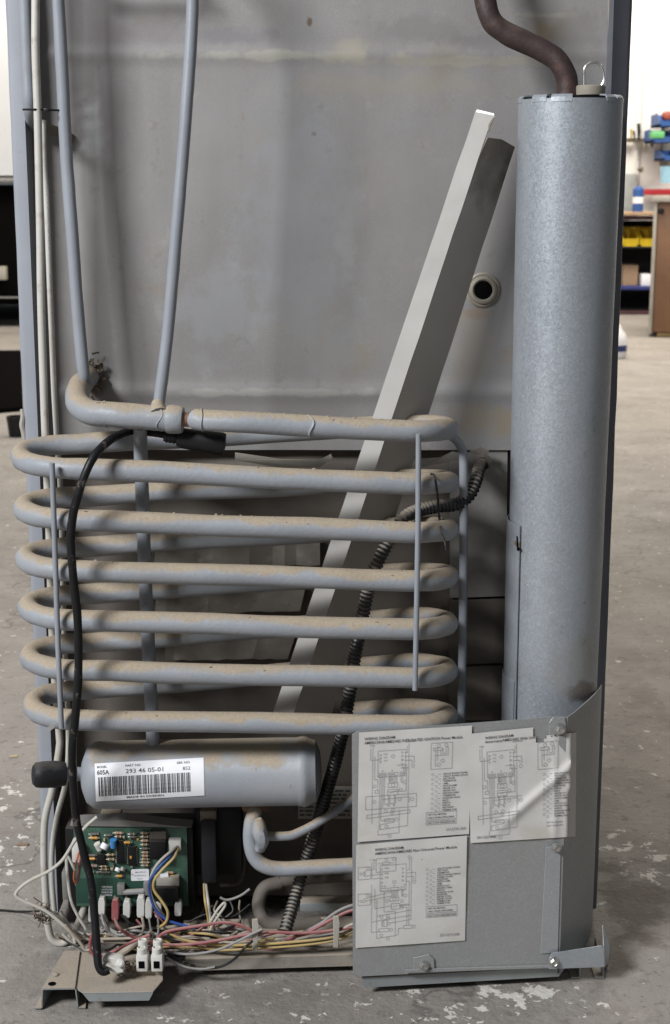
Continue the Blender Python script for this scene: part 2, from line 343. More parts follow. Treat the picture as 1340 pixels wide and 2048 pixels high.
# ------------------------------------------------------------------ the setting: floor
PAINT = []
for (x, y, sx, sy, am) in ((1060, 1985, 95, 26, .20), (1000, 1975, 90, 22, .15), (950, 2020, 80, 28, .15), (1110, 2008, 50, 22, .14), (1170, 2000, 50, 18, .10), (720, 1985, 60, 40, .08), (700, 1960, 40, 20, .08), (430, 2025, 60, 22, .08),
      (290, 2035, 110, 18, .09), (30, 1700, 45, 110, .10), (15, 1590, 30, 60, .10), (1270, 1695, 80, 40, .14), (1310, 1730, 50, 40, .13), (860, 2010, 70, 50, .09), (610, 2010, 70, 40, .08)):
    c = onz(x, y, 0); PAINT.append((c.x, c.y, (onz(x+sx, y, 0)-c).length, (onz(x, y+sy, 0)-onz(x, y-sy, 0)).length/2, am+.018))
PAINT.append((0, 1, 6, 6, .006))
FLOOR_SHADE_STAINS = []  # patches painting in the refrigerator shadow with stain, and dimming towards the front
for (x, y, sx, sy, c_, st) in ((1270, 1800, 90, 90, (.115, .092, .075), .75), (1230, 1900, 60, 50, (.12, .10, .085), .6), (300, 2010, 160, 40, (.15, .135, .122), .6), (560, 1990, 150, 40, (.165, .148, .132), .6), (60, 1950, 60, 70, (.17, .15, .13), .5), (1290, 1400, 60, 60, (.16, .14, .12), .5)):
    c = onz(x, y, 0); FLOOR_SHADE_STAINS.append((c.x, c.y, (onz(x+sx, y, 0)-c).length, (onz(x, y+sy, 0)-onz(x, y-sy, 0)).length/2, c_, st))
def concrete():
    m = mk('shop_concrete', (.258, .233, .208), .8, 0, .26, 6, .9, 130, paint=PAINT, cracks=.8, floor_shade_stains=FLOOR_SHADE_STAINS, grain=.28,
           spots=[(1.6, .54, .16, (.175, .152, .135), .7), (4, .56, .14, (.27, .245, .22), .6), (9, .58, .12, (.16, .138, .122), .6), (38, .58, .09, (.32, .295, .265), .6), (55, .57, .07, (.14, .12, .105), .6),
                  (70, .64, .05, (.16, .135, .12), .65), (160, .64, .05, (.36, .335, .31), .5), (120, .62, .04, (.11, .095, .085), .7), (20, .58, .1, (.215, .185, .155), .5)])
    return m
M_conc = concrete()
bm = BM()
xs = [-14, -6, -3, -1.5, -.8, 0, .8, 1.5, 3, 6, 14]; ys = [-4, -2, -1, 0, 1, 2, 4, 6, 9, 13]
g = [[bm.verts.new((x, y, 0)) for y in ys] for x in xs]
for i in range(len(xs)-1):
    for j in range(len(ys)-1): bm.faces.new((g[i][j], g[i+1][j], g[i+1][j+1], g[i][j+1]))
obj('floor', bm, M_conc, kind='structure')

# ------------------------------------------------------------------ refrigerator
fr = thing('refrigerator', (0, .28, 0), 'back of an old absorption refrigerator standing on the concrete shop floor', 'refrigerator')
xl = [at(8, 200, -.03), at(50, 215, -.03)]
# cabinet body behind the back panel
XL, XR = -.335, .312
def side_x(py, px): return at(px, py, -.03)
def edge_x(z, right):
    a, b = (at(1250, 0, -.03), at(1196, 1536, -.03)) if right else (at(24, 0, -.03), at(90, 1536, -.03))
    k = (z-a.z)/(b.z-a.z); return a.x + (b.x-a.x)*k
bm = BM()
vv = [bm.verts.new((edge_x(z, r) + (-.006 if r else .006), y, z)) for z in (.012, 1.5) for r in (0, 1) for y in (.03, .6)]
for f in ((0, 1, 3, 2), (4, 6, 7, 5), (0, 4, 5, 1), (2, 3, 7, 6), (0, 2, 6, 4), (1, 5, 7, 3)): bm.faces.new([vv[i] for i in f])
obj('cabinet_body', bm, M_flange, fr)
# back panel: upper sheet with pressed ridges, drawn in the photo as faint light lines
bm = BM()
zt, zb = 1.5, at(900, 900, 0).z
nx, nz_ = 130, 230
x0, x1 = XL+.004, XR-.004
g = []
ck = at(168, 268, 0); zr1, zr2 = at(700, 110, 0).z, at(600, 785, 0).z
for i in range(nx+1):
    col = []
    for j in range(nz_+1):
        z = zb + (zt-zb)*(j/nz_); x0, x1 = edge_x(z, 0), edge_x(z, 1); x = x0 + (x1-x0)*i/nx
        y = .0022*noise.noise(Vector((x*5, 3.1, z*4))) + .0008*noise.noise(Vector((x*22, 9, z*18)))
        dv = Vector((x-ck.x, z-ck.z)); fall = math.exp(-(dv.x/.020)**2-(dv.y/.028)**2)
        if fall > .02: y -= .0022*fall*(1.1-2.4*abs(noise.noise(Vector((dv.x*70+dv.y*40, dv.y*60-dv.x*30, 1)))))
        y -= .0016*math.exp(-((z-zr1)/.006)**2) + .0026*math.exp(-((z-zr2)/.008)**2)
        col.append(bm.verts.new((x, y, z)))
    g.append(col)
for i in range(nx):
    for j in range(nz_): bm.faces.new((g[i][j], g[i+1][j], g[i+1][j+1], g[i][j+1]))
for i in range(nx):                      # turned-back lower edge
    a, b = g[i][0], g[i+1][0]
    bm.faces.new((a, b, bm.verts.new(b.co+Vector((0, .018, -.001))), bm.verts.new(a.co+Vector((0, .018, -.001)))))
obj('back_panel', bm, M_panel, fr, ang=80)
# seams and lower panels
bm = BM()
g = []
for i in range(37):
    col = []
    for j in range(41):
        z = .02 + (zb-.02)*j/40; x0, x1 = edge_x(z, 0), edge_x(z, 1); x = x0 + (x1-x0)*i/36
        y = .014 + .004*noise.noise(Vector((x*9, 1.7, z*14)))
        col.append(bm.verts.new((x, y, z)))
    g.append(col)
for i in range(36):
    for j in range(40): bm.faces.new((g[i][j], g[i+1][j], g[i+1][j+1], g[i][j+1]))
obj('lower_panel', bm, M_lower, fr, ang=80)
def panel_y(x, z):
    return .0022*noise.noise(Vector((x*5, 3.1, z*4))) + .0008*noise.noise(Vector((x*22, 9, z*18)))
def sheet(pix, Y, th, mat, name, nseg=0, parent=fr, **k):
    bm = BM(); prism(bm, P(pix, Y), Vector((0, th, 0))); return obj(name, bm, mat, parent, flat=True, **k)
sheet([(900, 905), (1015, 900), (1012, 1192), (900, 1196)], .003, .006, M_foil, 'patch_plate')
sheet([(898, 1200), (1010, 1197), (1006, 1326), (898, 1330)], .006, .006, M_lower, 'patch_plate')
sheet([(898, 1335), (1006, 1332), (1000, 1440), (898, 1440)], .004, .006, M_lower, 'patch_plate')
# tan insulation wrap bands seen between the loops
for pix in ([(310, 1102), (640, 1085), (640, 1130), (308, 1140)], [(312, 1195), (610, 1178), (600, 1222), (310, 1228)],
            [(330, 1290), (590, 1276), (575, 1318), (330, 1320)]):
    bm = BM(); n = 14; top = []; bot = []
    for i in range(n+1):
        t = i/n
        a = (pix[0][0]+(pix[1][0]-pix[0][0])*t, pix[0][1]+(pix[1][1]-pix[0][1])*t); b = (pix[3][0]+(pix[2][0]-pix[3][0])*t, pix[3][1]+(pix[2][1]-pix[3][1])*t)
        jy = .004*noise.noise(Vector((a[0]*.03, a[1], 0)))
        top.append(at(a[0], a[1]+random.uniform(-3, 3), -.001+jy)); bot.append(at(b[0], b[1]+random.uniform(-2, 2), .004+jy))
    tv = [bm.verts.new(p) for p in top]; bv = [bm.verts.new(p) for p in bot]; tv2 = [bm.verts.new(p+Vector((0, .012, .001))) for p in top]
    for i in range(n):
        bm.faces.new((tv[i], tv[i+1], bv[i+1], bv[i])); bm.faces.new((tv[i], tv2[i], tv2[i+1], tv[i+1]))
    obj('insulation_tape', bm, M_insul, fr, ang=15)
# torn paper-like tape strip along the panel's lower edge
for pts in ([(470, 905), (560, 918), (640, 920), (662, 908), (665, 916), (640, 935), (560, 936), (470, 920)],
            [(842, 918), (880, 915), (905, 903), (918, 905), (918, 918), (890, 925), (842, 935)],
            [(938, 902), (950, 899), (962, 893), (968, 897), (978, 900), (976, 910), (984, 918), (979, 940), (972, 918), (966, 908), (952, 910)]):
    bm = BM(); prism(bm, [at(x, y, -.012 + .004*math.sin(x*.05)) for x, y in pts], Vector((0, .0012, 0))); obj('torn_tape', bm, M_tape if pts[0][0] < 900 else M_lower, fr, flat=True)
# side flanges
def flange(name, mat, top, bot, Yf, outer_sign, ang=0):
    bm = BM()
    t0, t1 = [at(p[0], p[1], Yf) for p in top]; b0, b1 = [at(p[0], p[1], Yf) for p in bot]
    # extend to the cabinet's full height
    def ext(a, b, z): 
        k = (z - a.z)/(b.z - a.z); return a + (b-a)*k
    pts = [ext(b0, t0, 1.5), ext(b1, t1, 1.5), ext(b1, t1, .02), ext(b0, t0, .02)]
    if ang: 
        for i in ((1, 2) if outer_sign > 0 else (0, 3)): pts[i] = pts[i] + Vector((0, ang, 0))
    n = 50; rows = []
    for j in range(n+1):
        k = j/n; L_ = pts[0].lerp(pts[3], k); R_ = pts[1].lerp(pts[2], k)
        wv = .0007*noise.noise(Vector((k*30, outer_sign, 0))) + .0004*noise.noise(Vector((k*90, outer_sign, 5)))
        o_, i_ = (L_, R_) if outer_sign < 0 else (R_, L_)
        o_ = o_ + Vector((wv*outer_sign, 0, 0))
        s = Vector((outer_sign*-1, 0, 0))
        sec = [o_ + Vector((0, .6, 0)), o_ + Vector((0, .0045, 0)), o_ + s*.0012 + Vector((0, .0012, 0)), o_ + s*.0045, i_, i_ + Vector((0, .03 if outer_sign < 0 else .03, 0))]
        rows.append([bm.verts.new(p) for p in sec])
    for a, b in zip(rows, rows[1:]):
        for k in range(5): bm.faces.new((a[k], a[k+1], b[k+1], b[k]))
    obj(name, bm, mat, fr, ang=60)
flange('side_flange', M_flange, [(9, 0), (40, 0)], [(76, 1536), (104, 1536)], -.03, -1)
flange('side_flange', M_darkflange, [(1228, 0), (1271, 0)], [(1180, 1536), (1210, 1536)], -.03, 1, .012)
# white sealant blob on the left flange edge
bm = BM()
tube(bm, spline(P([(44, 818, -.027), (46, 835, -.028), (45, 850, -.028), (49, 868, -.027), (52, 885, -.025)]), 5), .0028, 8, wob=.0015)
obj('sealant_bead', bm, M_tape, fr)
# dark rubber seam strip by the right flange
bm = BM(); tube(bm, P([(1222, -120), (1222, 120), (1219, 300), (1200, 1450)], -.004), .003, 8); obj('seam_strip', bm, M_beige, fr)
# pressed ring and bushing on the panel
g0 = at(966, 580, 0)
bm = BM(); M = frame(g0, (0, -1, 0))
lathe(bm, [(.0180, -.004), (.0178, .0018), (.0160, .0032), (.0142, .0026), (.0134, .0050), (.0112, .0056), (.0098, .0048), (.0090, .0030)], M, 28)
lathe(bm, [(.0092, .0036), (.0, .0035)], M, 28, 1)
obj('drain_bushing', bm, [M_beige, M_void], fr)

# crinkled foil and clip strap in the upper left corner
bm = BM(); prism(bm, [at(66, 252, -.045), at(95, 247, -.03), at(132, 258, -.006), at(150, 272, -.001), at(146, 286, -.001), at(126, 278, -.006), at(92, 266, -.03), at(70, 262, -.045)], Vector((0, .001, 0)))
obj('pipe_strap', bm, M_chandirt, fr, flat=True)
bm = BM(); tube(bm, P([(46, 219, -.055), (70, 219, -.066), (100, 220, -.058), (128, 221, -.052)]), .0010, 6)
pbox(bm, 87, 216, 98, 224, -.063, .004, .0006); obj('cable_tie', bm, M_blk, fr)

# ---- pipes of the cooling unit
def pipe(pts, rpx, Y0, name='pipe', mat=None, per=8, wob=.0003, seg=14, label=None, parent=fr):
    bm = BM(); tube(bm, spline(pts, per), pxm(rpx, Y0), seg, wob=wob); return obj(name, bm, mat or M_pipe_clean, parent, label=label)
pipe(P([(30, -420, -.04), (44, -160, -.045), (50, 0, -.045), (56, 140, -.045), (59, 205, -.045), (62, 232, -.035), (66, 250, -.01)]), 12, -.045)
pipe(P([(330, -74, .0), (328, -74, -.03), (318, -74, -.05), (250, -74, -.05), (160, -73, -.05), (122, -70, -.05)]), 6, -.05)
pipe(P([(110, -110, -.05), (112, -60, -.05), (116, 0, -.05), (124, 140, -.05), (132, 300, -.05), (143, 450, -.052), (157, 640, -.055), (167, 742, -.058), (174, 766, -.05)]), 12, -.05)
pipe(P([(200, -330, -.09), (280, -250, -.10), (345, -160, -.108), (372, -90, -.112), (383, -30, -.114), (384, 40, -.115), (372, 230, -.118), (351, 490, -.122), (334, 680, -.126), (318, 806, -.130)]), 11.5, -.12)
# thick elbow and tee
bm = BM()
ctr = spline(P([(176, 752, -.012), (163, 768, -.04), (154, 790, -.075), (160, 812, -.105), (185, 826, -.125), (230, 830, -.132), (290, 834, -.135), (340, 838, -.137), (364, 839, -.138)]), 8)
tube(bm, ctr, pxm(24, -.12), 18, wob=.0009); obj('elbow_pipe', bm, M_pipe, fr)
bm = BM(); c0, c1 = at(334, 838, -.137), at(366, 840, -.138); dr = (c1-c0)
lathe(bm, [(0, -.001), (.0128, 0), (.0136, .003), (.0132, dr.length-.003), (.0118, dr.length), (0, dr.length+.0005)], frame(c0, dr), 20)
tube(bm, spline(P([(318, 828, -.14), (316, 818, -.136), (316, 806, -.131)]), 4), .008, 12, rfun=lambda t, i: .0095-.0035*t, wob=.001)
obj('weld_collar', bm, M_pipe, fr)
bm = BM(); rr = []
cc = [at(364 + (400-364)*i/26, 839+.03*i, -.139) for i in range(27)]
tube(bm, cc, .006, 14, rfun=lambda t, i: .0064 + (.0007 if i % 2 else 0)); obj('threaded_nipple', bm, M_copper, fr)
# absorber coil
Yf, Yb = -.145, -.06
FR = [863, 968, 1065, 1162, 1259, 1356, 1451]; FL = [None, 938, 1040, 1141, 1241, 1341, 1440]
BR = [850, 958, 1053, 1144, 1234, 1326, 1416]; BL = [None, 888, 993, 1094, 1189, 1287, 1381]
LX = [None, 41, 47, 51, 56, 60, 65]
pts = P([(394, 839, Yf+.004), (400, 840, Yf), (500, 845), (600, 851), (700, 857)], Yf)
xr_, xl_ = 820, 160
def bend(A, B, ext, n=12):
    mid = (A+B)/2; h = (A-B)/2; return [mid + h*math.cos(math.pi*k/n) + Vector((ext, 0, 0))*math.sin(math.pi*k/n) for k in range(n+1)]
for k in range(7):
    A = at(xr_, FR[k], Yf); B = at(xr_, BR[k], Yb)
    ex = at(896, FR[k], (Yf+Yb)/2).x - (A.x+B.x)/2
    pts += bend(A, B, ex)
    if k == 6: pts += P([(760, 1420, Yb), (700, 1424, -.05)]); break
    C = at(xl_, BL[k+1], Yb); D = at(xl_, FL[k+1], Yf)
    for t in (.12, .25, .4, .55, .7, .85, .95): pts.append(B.lerp(C, t) + Vector((0, 0, .0006*math.sin(t*9+k))))
    ex = at(LX[k+1], (BL[k+1]+FL[k+1])/2, (Yf+Yb)/2).x - (C.x+D.x)/2
    pts += bend(C, D, ex)
    E = at(xr_, FR[k+1], Yf)
    for t in (.1, .25, .4, .55, .7, .85): pts.append(D.lerp(E, t) + Vector((0, 0, .0005*math.sin(t*7+k*2))))
bm = BM(); tube(bm, pts, pxm(21.5, Yf), 20, wob=.0009); coil = obj('absorber_coil', bm, M_pipe, fr)
# crusty flecks of dried dust on top of the tubes
bm = BM(); random.seed(17)
def crust(px, py, Yc_, rad, off):
    c = at(px, py, Yc_); a = random.uniform(-.2, .9); nrm = Vector((0, -math.sin(a), math.cos(a))); M = frame(c + nrm*off, nrm)
    r = rad*.5*random.uniform(.4, 1); n = 9; top = []; bot = []
    for k in range(n):
        q = 2*math.pi*k/n; rr = r*random.uniform(.5, 1.2); top.append(bm.verts.new(M @ Vector((rr*.8*math.cos(q)*1.8, rr*.8*math.sin(q), .0005)))); bot.append(bm.verts.new(M @ Vector((rr*math.cos(q)*1.8, rr*math.sin(q), -.0012))))
    ct = bm.verts.new(M @ Vector((0, 0, .0007)))
    for k in range(n): bm.faces.new((bot[k], bot[(k+1) % n], top[(k+1) % n], top[k])); bm.faces.new((top[k], top[(k+1) % n], ct))
tr_ = pxm(21.5, Yf)
for k in range(7):
    for i in range(14 if k < 3 else 5):
        px = random.uniform(420 if k == 0 else 150, 890); t = (px-(400 if k == 0 else xl_))/(xr_-(400 if k == 0 else xl_)); y0_ = 840 if k == 0 else FL[k]
        crust(min(px, xr_), y0_+(FR[k]-y0_)*min(t, 1), Yf, .0026, tr_)
for i in range(8): 
    t = random.random(); crust(190+150*t, 826+12*t, -.13, .0026, pxm(24, -.12))
obj('dust_crust', bm, mk('crusty_dust', (.33, .262, .19), .95, 0, .25, 200, .3, 500), coil, kind='stuff', ang=20)
# paint ridges and weld rings on the header
for (px, py, Yq, rr, tilt) in ((212, 829, -.129, 24, .2), (316, 836, -.136, 24, .5), (404, 840, -.145, 21.5, .1), (620, 853, -.145, 21.5, .35)):
    c = at(px, py, Yq); pts_ = []
    for k in range(19):
        a = math.pi*(-.45+1.5*k/18); r_ = pxm(rr, Yq)*1.0
        pts_.append(c + Vector((tilt*.006*math.sin(3*a)+tilt*r_*.5*math.cos(a), -r_*math.cos(a), r_*math.sin(a))))
    bm = BM(); tube(bm, pts_, .0011, 6, wob=.0009); obj('weld_ring', bm, M_pipe, fr)
# crossing stand pipes
pipe(P([(280, 850, -.130), (281, 900, -.105), (284, 980, -.10), (290, 1150, -.10), (297, 1300, -.10), (303, 1420, -.10), (306, 1500, -.10)]), 13.5, -.10, 'stand_pipe')
pipe(P([(885, 868, -.07), (908, 876, -.055), (922, 895, -.05), (927, 930, -.05), (927, 1100, -.05), (925, 1300, -.05), (922, 1480, -.05)]), 8.5, -.05, 'stand_pipe')
for a in ([(104, 926), (110, 1100), (116, 1290), (123, 1456)], [(837, 868), (836, 1050), (833, 1230), (830, 1380)]):
    bm = BM(); tube(bm, P(a, -.160), pxm(5.5, -.16), 10); obj('spacer_rod', bm, M_pipe_clean, fr)
# weld flag at the bottom of the left rod
bm = BM(); prism(bm, P([(92, 1457), (104, 1448), (112, 1446), (108, 1456), (100, 1462), (90, 1466)], -.163), Vector((0, .0008, 0))); obj('foil_flag', bm, M_raw, coil, flat=True)

# ---- absorber vessel with bar code label
va, vb = at(196, 1550, -.098), at(612, 1542, -.098); ax = (vb-va); Lh = ax.length; rv = pxm(69, -.1)
bm = BM()
lathe(bm, [(0, -.016), (rv*.5, -.0145), (rv*.82, -.010), (rv*.97, -.003), (rv, .002), (rv*.992, .006), (rv, .010), (rv, Lh-.009), (rv*1.035, Lh-.006), (rv*1.05, Lh-.002), (rv*1.03, Lh+.001),
           (rv*.97, Lh+.004), (rv*.9, Lh+.010), (rv*.6, Lh+.0145), (0, Lh+.016)], frame(va, ax, (0, 0, 1)), 48)
vess = obj('absorber_vessel', bm, M_vessel, fr)
axn = ax.normalized()
def vess_pt(px, py, off):
    # intersect the pixel's ray with the vessel's cylinder
    d = ray(px, py); rad = rv + off
    o = CAM - va; dp = d - axn*d.dot(axn); op = o - axn*o.dot(axn)
    A_, B_, C_ = dp.dot(dp), 2*dp.dot(op), op.dot(op) - rad*rad
    t = (-B_ - math.sqrt(max(0, B_*B_-4*A_*C_)))/(2*A_); return CAM + d*t
def lab_px(u, v):                                   # u 0..1 left-right, v 0..1 bottom-top
    a = Vector((192, 1603)).lerp(Vector((409, 1591)), u); b = Vector((189, 1527)).lerp(Vector((407, 1515)), u); return a.lerp(b, v)
bm = BM(); gx, gy = 16, 10
gv = [[bm.verts.new(vess_pt(*lab_px(i/gx, j/gy), .0005)) for j in range(gy+1)] for i in range(gx+1)]
for i in range(gx):
    for j in range(gy): bm.faces.new((gv[i][j], gv[i+1][j], gv[i+1][j+1], gv[i][j+1])).material_index = 0
asp = 217/76
mf = lambda x, y: vess_pt(*lab_px(x/asp, y), .0008)
put_text(bm, 'MODEL', .06, .87, .085, mf, 1, .01, .26); put_text(bm, 'PART NO', .80, .87, .085, mf, 1, .01, .40); put_text(bm, 'SER NO', 2.15, .87, .085, mf, 1, .01, .34)
put_text(bm, '605A', .05, .70, .17, mf, 1, .02, .32); put_text(bm, '293 46 05-01', .80, .70, .16, mf, 1, .005, .99); put_text(bm, '852', 2.30, .70, .13, mf, 1, .0, .20)
put_text(bm, 'MADE IN SWEDEN', .80, .045, .07, mf, 1, .01, .98)
random.seed(11); x = .08
while x < 2.50:
    wd = random.choice([.012, .012, .022, .034, .03]); gp = random.choice([.012, .014, .022, .03])
    x2 = x+wd
    for q in range(4):
        a, b = .13+.5*q/4, .13+.5*(q+1)/4
        bm.faces.new([bm.verts.new(mf(xx, yy)) for xx, yy in ((x, a), (x2, a), (x2, b), (x, b))]).material_index = 1
    x = x2+gp
obj('barcode_label', bm, [M_label, M_ink], vess, ang=60)
bm = BM(); kz = at(122, 1548, -.115); k2 = at(66, 1550, -.125); d = (k2-kz); kl = d.length; kr = pxm(27, -.12)
lathe(bm, [(0, -.004), (kr*.9, -.004), (kr*.95, 0), (kr*1.02, kl*.2), (kr, kl*.7), (kr*.93, kl*.9), (kr*.7, kl), (0, kl*1.02)], frame(kz, d), 24)
obj('rubber_cap', bm, M_rubber, vess)
pipe(P([(120, 1548, -.112), (150, 1548, -.105), (185, 1548, -.1)]), 14, -.11, 'inlet_stub', parent=vess)

# ---- lower pipework
pipe(P([(516, 1602, -.085), (509, 1625, -.10), (502, 1650, -.105), (501, 1685, -.108), (510, 1715, -.110), (530, 1732, -.112), (565, 1738, -.112), (620, 1735, -.112), (720, 1730, -.112), (800, 1728, -.11)]), 15.5, -.11, mat=M_pipe, per=7)
pipe(P([(520, 1660, -.107), (530, 1671, -.107), (575, 1672, -.105), (600, 1664, -.102), (640, 1642, -.096), (700, 1602, -.085), (740, 1570, -.08)]), 9.5, -.1, mat=M_pipe)
bm = BM()
tube(bm, spline(P([(514, 1640, -.118), (521, 1660, -.118), (523, 1680, -.118), (518, 1698, -.115)]), 5), .0065, 10, wob=.004, rfun=lambda t, i: .003+.0045*math.sin(math.pi*(.1+.8*t)))
obj('weld_bead', bm, M_pipe, fr)
bm = BM(); tube(bm, spline(P([(494, 1612, -.09), (514, 1611, -.098), (533, 1614, -.092)]), 5), .006, 10, wob=.003); obj('weld_bead', bm, mk('rusty_weld', (.16, .09, .05), .85, 0, .4, 80, .3, 300), fr)
pipe(P([(560, 1765, -.05), (530, 1775, -.055), (518, 1800, -.06), (520, 1825, -.065), (535, 1845, -.07), (575, 1850, -.07), (640, 1846, -.06)]), 14, -.06, mat=M_lower, seg=12)
pipe(P([(560, 1762, -.05), (640, 1755, -.045), (760, 1745, -.04)]), 13, -.05, mat=M_lower, seg=12)
pipe(P([(488, 1700, -.03), (486, 1740, -.03), (476, 1765, -.03), (440, 1770, -.03)]), 5, -.03, mat=M_lower, seg=10)
bm = BM(); pbox(bm, 600, 1806, 760, 1824, -.05, .02, .0015); obj('cross_rail', bm, M_tray, fr)
# printed notice glued behind the coil
bm = BM(); pa, pb = (596, 1574), (704, 1638)
pm = lambda u, v: at(pa[0]+(pb[0]-pa[0])*u, pb[1]-(pb[1]-pa[1])*v, .0075)
prism(bm, [pm(0, 0)+Vector((0, .0004, 0)), pm(1, 0)+Vector((0, .0004, 0)), pm(1, 1)+Vector((0, .0004, 0)), pm(0, 1)+Vector((0, .0004, 0))], Vector((0, .002, 0)))
for i in range(7):
    x = .03
    while x < .93:
        wl = random.uniform(.05, .16); quad_fill(bm, x, .1+.125*i, min(x+wl, .96), .155+.125*i, pm, 1); x += wl+.03
obj('printed_notice', bm, [M_tape, M_ink], fr, flat=True)

# ---- flue tube
ft, fb = at(1141, 200, -.072), at(1100, 1450, -.060)
fax = (ft - fb); FLn = fax.length; rt, rb = pxm(105, -.075)*.918, pxm(98.5, -.075)*.925
Mf = frame(fb, fax)
bm = BM(); seg = 64
rows = []
N_ = 40
for j in range(N_+1):
    t = j/N_; r = rb + (rt-rb)*t; row = []
    for k in range(seg):
        a = 2*math.pi*k/seg; q = r*(1 + .006*noise.noise(Vector((math.cos(a), math.sin(a), t*5))) + .0035*noise.noise(Vector((math.cos(a)*3, math.sin(a)*3, t*16))))
        row.append(bm.verts.new(Mf @ Vector((q*math.cos(a), q*math.sin(a), t*FLn - (0 if j else .02)))))
    rows.append(row)
inner = [bm.verts.new(Mf @ Vector(((rt-.0016)*math.cos(2*math.pi*k/seg), (rt-.0016)*math.sin(2*math.pi*k/seg), FLn))) for k in range(seg)]
inner2 = [bm.verts.new(Mf @ Vector(((rt-.0016)*math.cos(2*math.pi*k/seg), (rt-.0016)*math.sin(2*math.pi*k/seg), FLn-.05))) for k in range(seg)]
rows += [inner, inner2]
for a, b in zip(rows, rows[1:]):
    for k in range(seg): bm.faces.new((a[k], a[(k+1) % seg], b[(k+1) % seg], b[k]))
flue = obj('flue_tube', bm, M_galv, fr)
# cap disc, tabs
bm = BM(); lathe(bm, [(0, FLn+.0005), (rt*.93, FLn+.0005), (rt*.93, FLn+.002), (0, FLn+.0022)], Mf, 48); obj('cap_disc', bm, M_blk, flue)
yv = (Mf.to_3x3().inverted() @ Vector((0, -1, 0))); a0 = math.atan2(yv.y, yv.x)
for da0, da1 in ((-.95, -.62), (-.52, -.12), (.58, .82), (.9, 1.35), (-2.2, -1.3), (1.6, 2.6), (2.9, 3.7)):
    bm = BM(); n = 6; st = []
    for i in range(n+1):
        a = a0 + (da0 + (da1-da0)*i/n); c, s = math.cos(a), math.sin(a)
        prof = [(rt+.0005, FLn-.003), (rt+.0003, FLn+.001), (rt-.002, FLn+.0034), (rt*.80, FLn+.0040), (rt*.80, FLn+.0028), (rt-.0025, FLn+.0022)]
        st.append([bm.verts.new(Mf @ Vector((r*c, r*s, h))) for r, h in prof])
    for a, b in zip(st, st[1:]):
        for k in range(6): bm.faces.new((a[k], a[(k+1) % 6], b[(k+1) % 6], b[k]))
    bm.faces.new(st[0]); bm.faces.new(list(reversed(st[-1])))
    obj('cap_tab', bm, M_galv, flue)
kc = at(1181, 190, -.085)
bm = BM(); lathe(bm, [(0, 0), (pxm(26, -.08), 0), (pxm(27, -.08), .003), (pxm(27, -.08), .0075), (pxm(25, -.08), .0085), (0, .0085)], frame(kc, fax), 28); obj('damper_collar', bm, M_beige, flue)
bm = BM(); tube(bm, spline(P([(1168, 180), (1168, 150), (1169, 136), (1177, 127), (1190, 124), (1201, 130), (1207, 145), (1208, 160), (1203, 172), (1202, 182)], -.085), 5), .0012, 8); obj('wire_loop', bm, M_zinc, flue)
# overlapping sheet at the lower left with its seam, slot and clip
def arc_sheet(px0, y0, y1, da0, da1, off, name, mat=M_galv):
    h0, h1 = (at(px0, y1, -.1)-fb).dot(fax.normalized()), (at(px0, y0, -.1)-fb).dot(fax.normalized())
    bm = BM(); n = 16; I = []; O = []
    for i in range(n+1):
        a = a0+da0+(da1-da0)*i/n; c, s = math.cos(a), math.sin(a); rowo = []; rowi = []
        for j in range(9):
            h = h0+(h1-h0)*j/8; r = rb+(rt-rb)*h/FLn
            rowo.append(bm.verts.new(Mf @ Vector(((r+off)*c, (r+off)*s, h)))); rowi.append(bm.verts.new(Mf @ Vector(((r+off-.0012)*c, (r+off-.0012)*s, h))))
        O.append(rowo); I.append(rowi)
    for i in range(n):
        for j in range(8):
            bm.faces.new((O[i][j], O[i+1][j], O[i+1][j+1], O[i][j+1])); bm.faces.new((I[i][j], I[i][j+1], I[i+1][j+1], I[i+1][j]))
        for j in (0, 8): bm.faces.new((O[i][j], I[i][j], I[i+1][j], O[i+1][j]))
    for i in (0, n):
        for j in range(8): bm.faces.new((O[i][j], O[i][j+1], I[i][j+1], I[i][j]))
    return obj(name, bm, mat, flue)
arc_sheet(1035, 1055, 1462, -2.0, -.955, .0028, 'overlap_sheet')
arc_sheet(1015, 1372, 1470, -1.85, -.985, .0042, 'clip_plate')
def on_flue(px, py, off=.001):
    axn_ = fax.normalized(); d = ray(px, py); o = CAM-fb
    h = (at(px, py, -.1)-fb).dot(axn_); rad = rb+(rt-rb)*h/FLn+off
    dp = d-axn_*d.dot(axn_); op = o-axn_*o.dot(axn_); A_, B_, C_ = dp.dot(dp), 2*dp.dot(op), op.dot(op)-rad*rad
    return CAM+d*((-B_-math.sqrt(max(0, B_*B_-4*A_*C_)))/(2*A_))
bm = BM()
prism(bm, [on_flue(*p, .0036) for p in ((1033, 1073), (1035, 1073), (1036, 1094), (1041, 1097), (1038, 1102), (1034, 1101))], Vector((0, .002, 0)), 0)
obj('punched_slot', bm, M_void, flue, flat=True)

# rusty pipe rising from the flue
bm = BM(); tube(bm, spline(P([(925, -420, .0), (945, -250, -.02), (958, -120, -.05), (966, -40, -.065), (972, 10, -.07), (985, 44, -.072), (1012, 66, -.073), (1050, 84, -.074), (1086, 101, -.075), (1114, 121, -.077), (1130, 148, -.078), (1134, 175, -.078), (1134, 215, -.078)]), 8), pxm(20, -.075), 16, wob=.0008)
obj('boiler_vent_pipe', bm, M_rust, fr)

